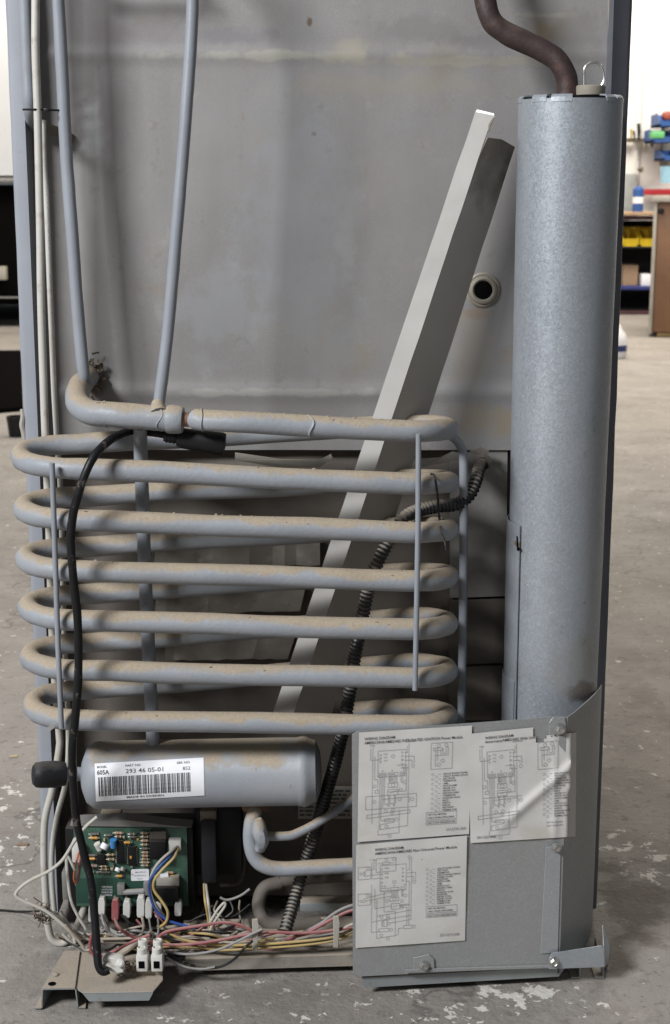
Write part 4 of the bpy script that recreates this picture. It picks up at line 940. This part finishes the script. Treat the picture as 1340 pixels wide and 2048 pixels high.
for s, u0, wd in (('CONTINENTAL', 0, 62), ('CORDAGE', 70, 42), ('18 AWG', 120, 34), ('105C TYPE', 160, 45), ('LL-7480', 235, 44), ('CSA AWM', 285, 44), ('2/64 300V', 335, 50)):
    put_text(bm, s, u0, -2.5, 6, mcab, 1, .0, wd)
obj('printed_cable', bm, [M_wcable, M_lightink], fr)
wire([(195, 1633), (170, 1655), (148, 1684), (125, 1720), (98, 1742), (62, 1760), (40, 1776), (32, 1790), (48, 1802), (72, 1812), (92, 1822), (118, 1842), (145, 1868), (150, 1885)], 4.2, M_wcable, Y=-.115)
wire([(150, 1740), (138, 1716), (133, 1718), (136, 1760), (142, 1800), (155, 1830), (172, 1858), (182, 1880), (170, 1898), (150, 1890), (125, 1868)], 3.8, M_wcable, Y=-.10)
wire([(158, 1705), (150, 1735), (148, 1758), (152, 1768)], 2.6, M_org, Y=-.09)
wire([(162, 1708), (158, 1735), (154, 1766)], 2.4, M_red, Y=-.092)
wire([(164, 1710), (161, 1735), (156, 1766)], 2.4, M_grey, Y=-.09)
for pp, m_ in (([(354, 1693, -.078), (343, 1702, -.09), (322, 1720, -.098), (306, 1742, -.10), (300, 1770, -.10), (306, 1800, -.10), (330, 1835, -.10)], M_wcable),
               ([(353, 1696, -.079), (340, 1712, -.092), (318, 1735, -.10), (300, 1762, -.104), (300, 1790, -.106), (312, 1820, -.108), (335, 1840, -.11), (365, 1850, -.11), (390, 1856, -.11)], M_blue),
               ([(356, 1697, -.080), (348, 1715, -.094), (326, 1738, -.102), (309, 1760, -.106), (308, 1780, -.108), (322, 1800, -.11), (335, 1822, -.112), (333, 1842, -.112), (318, 1856, -.11)], M_yel)):
    wire(pp, 3.5, m_)
wire([(230, 1838, -.086), (238, 1855), (262, 1872), (300, 1884), (345, 1890), (400, 1886), (450, 1878), (500, 1868), (545, 1864), (590, 1866), (640, 1864), (700, 1855), (740, 1850)], 4, M_red, Y=-.135)
wire([(297, 1902, -.155), (312, 1880), (332, 1864), (370, 1856), (410, 1850), (445, 1845), (475, 1848), (505, 1862), (520, 1868)], 4, M_red, Y=-.132)
wire([(184, 1868), (180, 1888), (183, 1904), (193, 1913), (215, 1908), (240, 1896), (268, 1882), (300, 1870)], 3.8, M_red, Y=-.145)
wire([(330, 1862), (370, 1880), (420, 1888), (480, 1890), (560, 1886), (640, 1878), (685, 1868), (720, 1850)], 3.6, M_yel, Y=-.13)
wire([(395, 1893), (440, 1900), (500, 1897), (580, 1892), (650, 1884), (690, 1874), (720, 1860)], 3.4, M_yel, Y=-.128)
wire([(320, 1874), (350, 1892), (400, 1896), (470, 1890)], 3, M_yel, Y=-.126)
wire([(330, 1902), (365, 1908), (400, 1907), (440, 1898), (470, 1885), (500, 1870), (525, 1858)], 3.2, M_grey, Y=-.142)
wire([(335, 1908), (370, 1926), (410, 1936), (445, 1932), (472, 1915), (490, 1895), (505, 1882)], 3.2, M_cord, Y=-.146)
wire([(332, 1914), (365, 1932), (400, 1938), (430, 1934)], 2.8, M_grey, Y=-.148)
wire([(415, 1890), (460, 1905), (500, 1900), (560, 1890), (640, 1872), (700, 1862)], 3, M_grey, Y=-.125)
wire([(560, 1885), (600, 1868), (640, 1848), (670, 1826), (700, 1812), (740, 1805)], 4, M_grey, Y=-.11)
wire([(570, 1880), (620, 1862), (665, 1838), (700, 1822), (740, 1815)], 4, M_red, Y=-.112)
wire([(412, 1768, -.07), (416, 1800), (420, 1830), (425, 1858), (440, 1872), (480, 1868)], 3.6, M_wcable, Y=-.10)
wire([(408, 1768, -.07), (410, 1800), (416, 1835), (420, 1870)], 3, M_yel, Y=-.10)
wire([(420, 1845), (435, 1820), (448, 1806), (450, 1812), (438, 1830), (425, 1850), (418, 1868)], 3.4, M_wcable, Y=-.105)
wire([(500, 1778), (480, 1792), (455, 1800), (440, 1795)], 3.2, M_grey, Y=-.085)
wire([(370, 1850), (395, 1835), (420, 1828), (450, 1836), (475, 1828), (500, 1808)], 2.4, M_blk, Y=-.095)
wire([(203, 1828, -.085), (208, 1848), (222, 1866), (250, 1872)], 3, M_grey, Y=-.10)
wire([(284, 1834, -.085), (287, 1850), (283, 1868), (262, 1876), (200, 1878)], 3.4, M_tancable, Y=-.11)
wire([(298, 1836, -.085), (302, 1860), (310, 1880), (312, 1895)], 2.8, M_grey, Y=-.11)
wire([(316, 1836, -.085), (317, 1860), (312, 1885), (306, 1898)], 2.8, M_grey, Y=-.115)
wire([(110, 1826), (128, 1846), (150, 1868), (190, 1880), (250, 1884), (330, 1880), (420, 1878)], 5, M_tancable, Y=-.105)
wire([(150, 1880), (200, 1870), (260, 1868), (330, 1856), (380, 1848)], 4.2, M_tancable, Y=-.095)
wire([(130, 1850), (160, 1885), (172, 1900), (190, 1895)], 3.8, M_tancable, Y=-.12)
wire([(680, 1860), (700, 1850), (725, 1842)], 3.4, M_wcable, Y=-.135)
wire([(235, 1912), (255, 1898), (275, 1884), (300, 1872)], 7, M_tancable, Y=-.12)
random.seed(41)
for i in range(26):
    x0_ = random.uniform(105, 360); x1_ = x0_ + random.uniform(110, 340); yb_ = random.uniform(1858, 1896)
    pts_ = [(x0_ + (x1_-x0_)*k/5, yb_ + random.uniform(-13, 13) - (10 if k in (0, 5) else 0), -.088 - .03*random.random()) for k in range(6)]
    if i % 4 == 0: pts_[0] = (x0_, yb_-random.uniform(25, 50), -.085)
    wire(pts_, random.uniform(2.2, 3.8), random.choice([M_tancable, M_tancable, M_grey, M_grey, M_wcable, M_red, M_yel, M_blk, M_cord]), per=5, seg=7)
for i in range(6):
    x0_ = random.uniform(395, 480); wire([(x0_, 1800+random.uniform(0, 14), -.045), (x0_+random.uniform(-10, 10), 1822, -.06), (x0_+random.uniform(-20, 20), 1845, -.08), (x0_+random.uniform(-50, 50), 1868, -.10)], random.uniform(2, 3.0), random.choice([M_grey, M_blk, M_cord, M_tancable]), per=5, seg=7)
# cable clips on the rail
for x, y0, y1, y_ in ((510, 1838, 1902, -.128), (672, 1832, 1896, -.128)):
    bm = BM(); prism(bm, P([(x-6, y0+2), (x+6, y0), (x+7, y0+14), (x+5, y1), (x-5, y1)], y_-.012), Vector((0, .003, 0)), bev=.0006); obj('cable_clip', bm, M_tape, fr, flat=True)
# terminal blocks, earth clamp
for x in (283, 313):
    tb = BM(); Yq = -.155
    pbox(tb, x-11, 1912, x+12, 1944, Yq-.012, .017, .0012)
    for dx, dy, hh in ((1, 1898, 14), (3, 1884, 13)):
        c = at(x+dx, dy+hh, Yq-.006 + (0 if dy > 1890 else .007)); lathe(tb, [(0, 0), (.0048, 0), (.0048, .009), (.0036, .0098), (.0034, .0085), (0, .0085)], frame(c, (0, 0, 1)), 18)
    t = obj('terminal_block', tb, M_white, fr, label='left white terminal block' if x < 300 else 'right white terminal block')
    bm = BM(); pbox(bm, x-6, 1923, x+6, 1937, Yq-.0124, .001); obj('wire_hole', bm, M_void, t)
bm = BM(); pbox(bm, 275, 1940, 324, 1952, -.158, .02, .001); obj('block_base', bm, M_tancable, fr)
bm = BM()
prism(bm, P([(203, 1920), (212, 1914), (240, 1918), (248, 1924), (246, 1934), (236, 1936), (222, 1930), (206, 1928)], -.172), Vector((0, .01, .001)), bev=.0012)
prism(bm, P([(204, 1930), (216, 1929), (230, 1938), (247, 1936), (248, 1946), (232, 1948), (218, 1938), (206, 1938)], -.178), Vector((0, .012, 0)), bev=.0012)
lathe(bm, [(0, 0), (.004, 0), (.0042, .003), (.0025, .0045), (0, .0045)], frame(at(241, 1926, -.176), (0, -1, .5)), 14)
obj('cord_clamp', bm, M_white, fr)

# lint tangle
bm = BM(); random.seed(3)
for i in range(42):
    c = Vector((84+random.gauss(0, 6), 1826+random.gauss(0, 10))); pts_ = []
    for k in range(4): c = c + Vector((random.uniform(-9, 9), random.uniform(-8, 10))); pts_.append(at(c.x, c.y, -.10+random.uniform(-.012, .012)))
    tube(bm, spline(pts_, 3), .0005, 4)
for i in range(26):
    c = Vector((258+random.gauss(0, 9), 1934+random.gauss(0, 8))); pts_ = []
    for k in range(4): c = c + Vector((random.uniform(-9, 9), random.uniform(-6, 6))); pts_.append(at(c.x, c.y, -.160+random.uniform(-.006, .004)))
    tube(bm, spline(pts_, 3), .0006, 4)
for i in range(30):
    c = Vector((188+random.gauss(0, 8), 752+random.gauss(0, 16))); pts_ = []
    for k in range(4): c = c + Vector((random.uniform(-8, 8), random.uniform(-10, 10))); pts_.append(at(c.x, c.y, -.008+random.uniform(-.006, .003)))
    tube(bm, spline(pts_, 3), .0012, 4)
obj('lint_tuft', bm, M_lint, kind='stuff', label='brown lint and dust caught on the wires and pipe joint', cat='lint')

# ------------------------------------------------------------------ black power cord hanging over the coil
pc = thing('power_cord', at(196, 1940, -.178), 'black power cord looping from its plug down over the coil to the tray', 'power cord')
bm = BM(); tube(bm, spline(P([(345, 872, -.125), (310, 866, -.118), (285, 862, -.112), (262, 862, -.115), (235, 872, -.135), (208, 890, -.158), (185, 918, -.172), (168, 955, -.178), (152, 1005, -.178), (143, 1050, -.176), (142, 1100, -.176), (148, 1170, -.176), (155, 1235, -.176), (157, 1300, -.176), (156, 1370, -.176), (150, 1440, -.176), (145, 1500, -.172), (147, 1570, -.160), (153, 1640, -.155), (166, 1700, -.155), (181, 1760, -.158), (189, 1830, -.165), (194, 1900, -.176), (197, 1932, -.182), (206, 1944, -.184), (218, 1940, -.182)]), 9), pxm(8.6, -.175), 14, wob=.0005)
obj('cord', bm, M_cord, pc)
bm = BM(); pa_, pb_ = at(362, 876, -.128), at(452, 890, -.128); d = pb_-pa_; l = d.length; M = frame(pa_, d, (0, 0, 1)) @ Matrix.Diagonal((1.0, .8, 1, 1))
lathe(bm, [(0, -.016), (.0055, -.016), (.0062, -.013), (.0060, -.004), (.0085, -.003), (.0098, .002), (.0105, l*.5), (.0115, l*.9), (.0105, l*.97), (0, l)], M, 20)
for k in range(3): lathe(bm, [(.0064, -.014+.0035*k), (.0070, -.0132+.0035*k), (.0064, -.0124+.0035*k)], M, 16)
obj('plug', bm, M_blk, pc)

# ------------------------------------------------------------------ corrugated drain hose
hp = P([(972, 922, .010), (958, 935, -.018), (952, 960, -.036), (940, 988, -.045), (915, 1008, -.052), (880, 1012, -.060), (840, 1020, -.070), (810, 1035, -.085), (785, 1070, -.092), (760, 1115, -.098), (740, 1165, -.100), (724, 1240, -.100), (710, 1310, -.100), (700, 1380, -.100), (688, 1450, -.100), (674, 1510, -.098), (656, 1575, -.094), (640, 1630, -.088), (622, 1690, -.086), (603, 1750, -.092), (586, 1810, -.108), (569, 1866, -.130)])
hp = spline(hp, 6)
# resample evenly, five samples per corrugation
def resample(pts, step):
    out = [pts[0]]; need = step
    for a, b in zip(pts, pts[1:]):
        d = (b-a).length; pos = 0
        while d - pos >= need: pos += need; out.append(a.lerp(b, pos/d)); need = step
        need -= d - pos
    return out
hp2 = resample(hp, .00105); prof = [0, .0002, .0014, .0014]
hose_r = pxm(13.5, -.1)
bm = BM(); tube(bm, hp2, hose_r, 16, rfun=lambda t, i: hose_r-.0012+prof[i % 4])
hose = obj('drain_hose', bm, M_hose, label='black corrugated drain hose coming from the panel hole down behind the coil', cat='hose', ang=70)
bm = BM(); tube(bm, spline(P([(862, 948, -.150), (868, 950, -.158), (872, 968, -.160), (876, 1000, -.120), (878, 1024, -.085)]), 5), .0011, 6); tube(bm, spline(P([(878, 1028, -.088), (882, 1060, -.15), (890, 1085, -.162), (893, 1100, -.165)]), 5), .0012, 6)
obj('zip_tie', bm, M_blk, label='black zip tie round the coil end and the corrugated hose', cat='zip tie')

# ------------------------------------------------------------------ leaning metal channel
ch = thing('metal_channel', at(560, 1450, -.095), 'loose cream painted metal channel leaning diagonally behind the coil', 'metal channel')
# edges: left edge of narrow face, fold, right edge of wide face
YT, YBt = -.045, -.095
e0 = [at(951, 222, YT-.012), at(536, 1455, YBt-.004)]; e1 = [at(975, 262, YT-.018), at(578, 1455, YBt-.012)]; e2 = [at(1030, 294, YT+.030), at(655, 1455, YBt+.025)]
def row(edge, t):
    q = edge[0].lerp(edge[1], t); k = 1 if edge is e0 else 2; return q + Vector((.0007*noise.noise(Vector((t*14, k, 0))) + .0004*noise.noise(Vector((t*45, k, 3))), .0006*noise.noise(Vector((t*11, k, 7))), 0))
bm = BM(); n = 24
nar = [[bm.verts.new(row(e0, i/n)), bm.verts.new(row(e1, i/n))] for i in range(n+1)]
for i in range(n): bm.faces.new((nar[i][0], nar[i][1], nar[i+1][1], nar[i+1][0]))
def thick(bm, d):
    fs = list(bm.faces); r = bmesh.ops.extrude_face_region(bm, geom=fs)
    vs = [v for v in r['geom'] if isinstance(v, bmesh.types.BMVert)]; bmesh.ops.translate(bm, vec=d, verts=vs)
# return lip at left edge
back = [bm.verts.new(row(e0, i/n)+Vector((.006, .010, 0))) for i in range(n+1)]
for i in range(n): bm.faces.new((nar[i][0], nar[i+1][0], back[i+1], back[i]))
thick(bm, Vector((.0006, .0012, 0))); obj('front_face', bm, M_chan, ch, ang=30)
# torn end on the narrow face: folded bright tip
cpn = (e0[1]-e0[0]).cross(e1[0]-e0[0]).normalized(); cpn = cpn if cpn.y < 0 else -cpn
ctip = lambda x, y, o=0: onplane(x, y, e0[0] + cpn*o, cpn)
bm = BM(); prism(bm, [e0[0], ctip(955, 220), ctip(987, 228), ctip(990, 234), ctip(985, 242), ctip(980, 250), ctip(979, 256), e1[0]], -cpn*.0012); obj('bent_tip', bm, M_chan, ch, flat=True)
bm = BM(); prism(bm, [ctip(954, 219, .0004), ctip(988, 227, .0004), ctip(988, 231, .0004), ctip(952, 224, .0004)], -cpn*.001); obj('raw_edge', bm, M_raw, ch, flat=True)
bm = BM(); prism(bm, [ctip(989, 233, .0003), ctip(985, 243, .0003), ctip(980, 252, .0003), ctip(979, 262, .0003), ctip(976, 262, .0003), ctip(977, 250, .0003), ctip(982, 240, .0003)], -cpn*.002); obj('torn_edge', bm, M_chandirt, ch, flat=True)
bm = BM()
wid = [[bm.verts.new(row(e1, i/n)+(Vector((.0004, 0, -.006)) if i == 0 else Vector((0, 0, 0)))), bm.verts.new(row(e1, i/n).lerp(row(e2, i/n), .5)), bm.verts.new(row(e2, i/n))] for i in range(n+1)]
for i in range(n):
    for k in range(2):
        f = bm.faces.new((wid[i][k], wid[i][k+1], wid[i+1][k+1], wid[i+1][k])); f.material_index = 0
thick(bm, Vector((-.001, .0008, 0))); obj('side_face', bm, M_chanside, ch, ang=30)

# ------------------------------------------------------------------ loose thin black wire on the floor at the left
bm = BM(); tube(bm, spline([onz(-60, 1818, .003), onz(0, 1820, .003), onz(40, 1823, .003), onz(78, 1822, .012)], 6), .0013, 7)
obj('thin_wire', bm, M_blk, label='thin black wire lying on the floor left of the refrigerator', cat='wire')
# wood chips
for x, y, l, a, lb in ((45, 1688, 14, .1, 'thin brown wood splinter on the floor left of the circuit board'), (27, 1512, 11, .3, 'pale wood chip on the floor left of the rubber cap')):
    c = onz(x, y, .002); bm = BM(); M = Matrix.Translation(c) @ Matrix.Rotation(a, 4, 'Z'); s = pxm(l, 0)
    prism(bm, [M @ Vector(q) for q in ((-s, -.002, -.002), (s*.9, -.003, -.002), (s, .002, -.002), (-s*.7, .003, -.002))], Vector((0, 0, .0025)), bev=.0004)
    obj('wood_chip', bm, mk('wood_chip', (.22, .15, .10) if l > 12 else (.42, .33, .2), .8), label=lb, cat='wood chip', flat=True)
# ------------------------------------------------------------------ background, right: workshop wall, bench, shelves
YW = 9.6
M_wall = mk('white_wall_steel', (.80, .79, .76), .5, 0, .04, 2)
bm = BM(); x = -1.0
pr = []
while x < 9: pr += [(x, 0), (x+.20, 0), (x+.22, -.03), (x+.25, -.03), (x+.27, 0)]; x += .30
va_ = [(bm.verts.new((a, YW+b, 0)), bm.verts.new((a, YW+b, 5.5))) for a, b in pr]
for a, b in zip(va_, va_[1:]): bm.faces.new((a[0], b[0], b[1], a[1]))
obj('workshop_wall', bm, M_wall, label='white ribbed steel workshop wall behind the bench', cat='wall', flat=True)
M_wood = mk('bench_wood', (.38, .25, .15), .6, 0, .2, 3); M_pur = mk('dark_red_steel', (.05, .015, .02), .5); M_blueS = mk('blue_shelf_steel', (.02, .03, .14), .5)
def px_box(name, x0, y0, x1, y1, Y, dep, mat, label=None, cat=None, group=None, parent=None, bev=.004, base=True):
    bm = BM(); pbox(bm, x0, y0, x1, y1, Y, dep, bev); return obj(name, bm, mat, parent, label, cat, group, base=base)
YB_ = 8.6
wb = thing('workbench', Vector((at(1290, 430, YB_).x, YB_+.35, 0)), 'wooden topped workbench with dark steel shelves against the white wall', 'workbench')
px_box('bench_top', 1150, 424, 1460, 431, YB_, .75, M_wood, parent=wb)
px_box('front_rail', 1150, 432, 1460, 440, YB_+.02, .05, M_pur, parent=wb)
px_box('shelf', 1150, 493, 1460, 497, YB_+.08, .6, M_blk, parent=wb); px_box('lower_shelf', 1150, 573, 1460, 580, YB_+.05, .65, M_blueS, parent=wb)
px_box('back_board', 1150, 441, 1460, 622, YB_+.7, .02, M_blk, parent=wb); px_box('leg', 1180, 441, 1188, 632, YB_+.03, .05, M_pur, parent=wb); px_box('leg', 1430, 441, 1438, 632, YB_+.03, .05, M_pur, parent=wb)
px_box('kick_rail', 1150, 622, 1460, 629, YB_+.05, .04, M_pur, parent=wb)
M_yb = mk('yellow_bin_plastic', (.72, .50, .02), .4); M_bb = mk('blue_bin_plastic', (.025, .085, .28), .5); M_card = mk('cardboard', (.40, .27, .17), .8, 0, .1, 5)
def bin_(x0, y0, x1, y1, Y, mat, label, group, name='storage_bin'):
    a, b, c = at(x0, y0, Y), at(x1, y0, Y), at(x0, y1, Y); w_ = b.x-a.x; h = a.z-c.z; t = .012; D = .3
    bm = BM(); Z = c.z
    box(bm, a.x, b.x, Y, Y+D, Z, Z+t); 
    for xx in (a.x, b.x-t): prism(bm, [Vector((xx, Y, Z)), Vector((xx, Y+D, Z)), Vector((xx, Y+D, Z+h)), Vector((xx, Y+.12, Z+h)), Vector((xx, Y, Z+h*.45))], Vector((t, 0, 0)))
    box(bm, a.x+t, b.x-t, Y, Y+t, Z+t, Z+h*.42); box(bm, a.x+t, b.x-t, Y+D-t, Y+D, Z+t, Z+h)
    obj(name, bm, mat, None, label, 'storage bin', group, base=True, flat=True)
bin_(1245, 455, 1279, 493, YB_+.12, M_yb, 'yellow storage bin on the bench shelf, nearer the refrigerator', 'yellow bins on the shelf'); bin_(1281, 455, 1318, 493, YB_+.12, M_yb, 'yellow storage bin on the bench shelf, nearer the brown cabinet', 'yellow bins on the shelf')
px_box('cardboard_box', 1246, 530, 1276, 572, YB_+.2, .25, M_card, 'brown cardboard box on the lower bench shelf', 'box'); px_box('small_box', 1283, 548, 1302, 573, YB_+.15, .2, M_label, 'small white box on the lower bench shelf', 'box')
# bottle on the bench
bt_ = thing('spray_can', at(1275, 423, YB_+.15), 'blue and white can standing on the bench top', 'can')
c = at(1275, 424, YB_+.15); s = pxm(1, YB_); Mz = frame(c, (0, 0, 1))
bm = BM(); lathe(bm, [(0, 0), (10*s, 0), (10.5*s, 2*s), (10.5*s, 16*s)], Mz, 20); lathe(bm, [(10.5*s, 16*s), (10.5*s, 28*s)], Mz, 20, 1); lathe(bm, [(10.5*s, 28*s), (10.5*s, 42*s), (8*s, 45*s), (5*s, 48*s), (0, 48*s)], Mz, 20); obj('can_body', bm, [M_bb, M_label], bt_)
px_box('red_rail', 1288, 378, 1420, 390, YW-.12, .06, mk('red_rail_paint', (.5, .03, .04), .5), 'red rail along the wall above the bench', 'rail')
px_box('grey_board', 1236, 348, 1274, 428, YW-.06, .02, mk('grey_board', (.36, .38, .38), .6), 'grey board leaning on the wall behind the can', 'board')
rk = thing('tool_rack', at(1300, 283, YW-.05), 'wall tool rack holding small hand tools', 'tool rack')
px_box('rack_rail', 1230, 276, 1310, 284, YW-.1, .06, M_chandirt, parent=rk)
random.seed(9)
for x, y0, y1, wd, m_ in ((1262, 258, 277, 6, M_yel), (1277, 247, 280, 7, M_blk), (1268, 262, 280, 4, M_blk), (1276, 285, 322, 3, M_foil), (1283, 284, 300, 5, M_chandirt), (1292, 284, 306, 3, M_chandirt), (1303, 284, 294, 6, M_blk), (1312, 226, 240, 3, M_foil), (1280, 336, 344, 12, M_chandirt)):
    bm = BM(); tube(bm, P([(x, y0), (x+1, (y0+y1)/2), (x, y1)], YW-.12), s*wd*.5, 8, rfun=lambda t, i, w_=wd: s*w_*(.5 if t < .6 else .3)); obj('hand_tool', bm, m_, rk)
bin_(1320, 226, 1352, 252, YW-.4, M_bb, 'topmost blue bin on the wall, with red contents', 'blue wall bins', 'wall_bin'); bin_(1306, 258, 1352, 284, YW-.42, M_bb, 'blue wall bin with green contents, in the middle of its column', 'blue wall bins', 'wall_bin'); bin_(1327, 298, 1360, 320, YW-.4, M_bb, 'lowest blue bin on the wall, above the light blue tub', 'blue wall bins', 'wall_bin')
px_box('bin_panel', 1322, 240, 1380, 335, YW-.08, .02, M_foil, 'grey louvred panel carrying the blue bins on the wall', 'panel')
bm = BM(); pbox(bm, 1304, 262, 1330, 277, YW-.43, .1, .01); obj('green_packet', bm, mk('green_packet', (.12, .42, .16), .5), None, 'green packet in the middle blue wall bin', 'packet', base=True)
bm = BM(); pbox(bm, 1328, 222, 1345, 240, YW-.36, .1, .02); obj('red_part', bm, mk('red_brown_part', (.35, .08, .05), .5), None, 'red brown part in the topmost blue wall bin', 'part', base=True)
bm = BM(); c = at(1338, 366, YW-.35); lathe(bm, [(0, 0), (17*s, 0), (19*s, 30*s), (19.5*s, 32*s), (17*s, 30*s), (0, 29*s)], frame(c, (0, 0, 1)), 20); obj('light_blue_tub', bm, mk('light_blue_tub', (.30, .55, .72), .5), None, 'light blue tub above the red rail', 'tub', base=True)
# brown cabinet
YC_ = 6.95
cbx = thing('cabinet', Vector((at(1303, 660, YC_).x, YC_, 0)), 'brown wooden cabinet standing on the floor in front of the bench', 'cabinet')
M_brown = mk('brown_cabinet_wood', (.17, .085, .042), .5, 0, .25, 4, .05, 30)
px_box('cabinet_side', 1310, 404, 1560, 664, YC_, .6, M_brown, parent=cbx); px_box('cabinet_top', 1306, 393, 1566, 404, YC_-.02, .64, M_tape, parent=cbx); px_box('front_edge', 1303, 405, 1310, 668, YC_-.01, .62, M_tape, parent=cbx); px_box('plinth', 1312, 665, 1556, 673, YC_+.02, .55, mk('plinth_wood', (.42, .30, .12), .6), parent=cbx)
bm = BM(); lathe(bm, [(0, 0), (.018, 0), (.014, .012), (0, .014)], frame(at(1322, 422, YC_-.002), (0, -1, 0)), 14); obj('knob', bm, M_blk, cbx)
cbx.rotation_euler.z = -R(12.8)
# white shoe-like object half hidden by the refrigerator: a plastic jug
jg = thing('plastic_jug', onz(1238, 716, 0), 'white plastic jug with a dark band, half hidden behind the refrigerator', 'jug')
c = onz(1232, 716, 0); s2 = pxm(1, 5.6)
bm = BM(); lathe(bm, [(0, 0), (17*s2, 0), (20*s2, 4*s2), (20*s2, 30*s2), (17*s2, 48*s2), (9*s2, 58*s2), (7*s2, 66*s2), (0, 66*s2)], frame(c, (0, 0, 1)), 20); obj('jug_body', bm, M_label, jg)
bm = BM(); lathe(bm, [(20.3*s2, 14*s2), (20.3*s2, 26*s2)], frame(c, (0, 0, 1)), 20); obj('dark_band', bm, M_blueS, jg)

# ------------------------------------------------------------------ background, left: white trailer, dark underneath
YTl = 7.6
tr = thing('trailer', Vector((-2.9, YTl+1, 0)), 'white trailer body with a black box for its shaded underside, beyond the left side of the refrigerator', 'trailer')
xr_t = -1.2
def tbox(name, x0, x1, y0_, y1_, dY, dep, mat, bev=.01):
    z1, z0 = at(10, y0_, YTl).z, at(10, y1_, YTl).z; bm = BM(); box(bm, x0, x1, YTl+dY, YTl+dY+dep, z0, z1, bev); return obj(name, bm, mat, tr)
M_tw = mk('white_trailer_skin', (.78, .80, .82), .35, 0, .03, 2)
tbox('body', -5.6, xr_t, -500, 352, 0, 2.2, M_tw); tbox('trim_rail', -5.6, xr_t-.01, 356, 366, -.03, .1, M_foil); tbox('underside_shade_box', -5.6, xr_t-.02, 369, 610, .05, 2.0, M_void)  # black box under the body stands in for its shaded underside
px_box('side_marker', -14, 533, 11, 560, YTl-.02, .06, M_tape, parent=tr); px_box('axle_bar', -60, 594, 60, 597, YTl+.0, .04, M_foil, parent=tr)
bm = BM(); p = [onz(-160, 702, .02), onz(42, 700, .02), onz(46, 812, .02), onz(-160, 830, .02)]; prism(bm, p, Vector((0, 0, -.018)), bev=.004)  # dark sheet laid where the trailer's shadow falls on the floor
obj('trailer_shadow_sheet', bm, M_void, label='black sheet on the floor standing in for the trailer shadow', cat='mat', flat=True)  # category mat, but only a stand-in for the trailer's shadow
bm = BM(); c = onz(36, 872, 0); M = frame(c, (0, 0, 1)); s3 = pxm(1, 2.6)
lathe(bm, [(0, 0), (20*s3, 0), (24*s3, 40*s3), (25*s3, 46*s3), (23*s3, 46*s3), (19*s3, 4*s3), (0, 4*s3)], M, 24); obj('black_tub', bm, M_blk, label='black tub on the floor beside the left edge of the refrigerator', cat='tub', base=True)
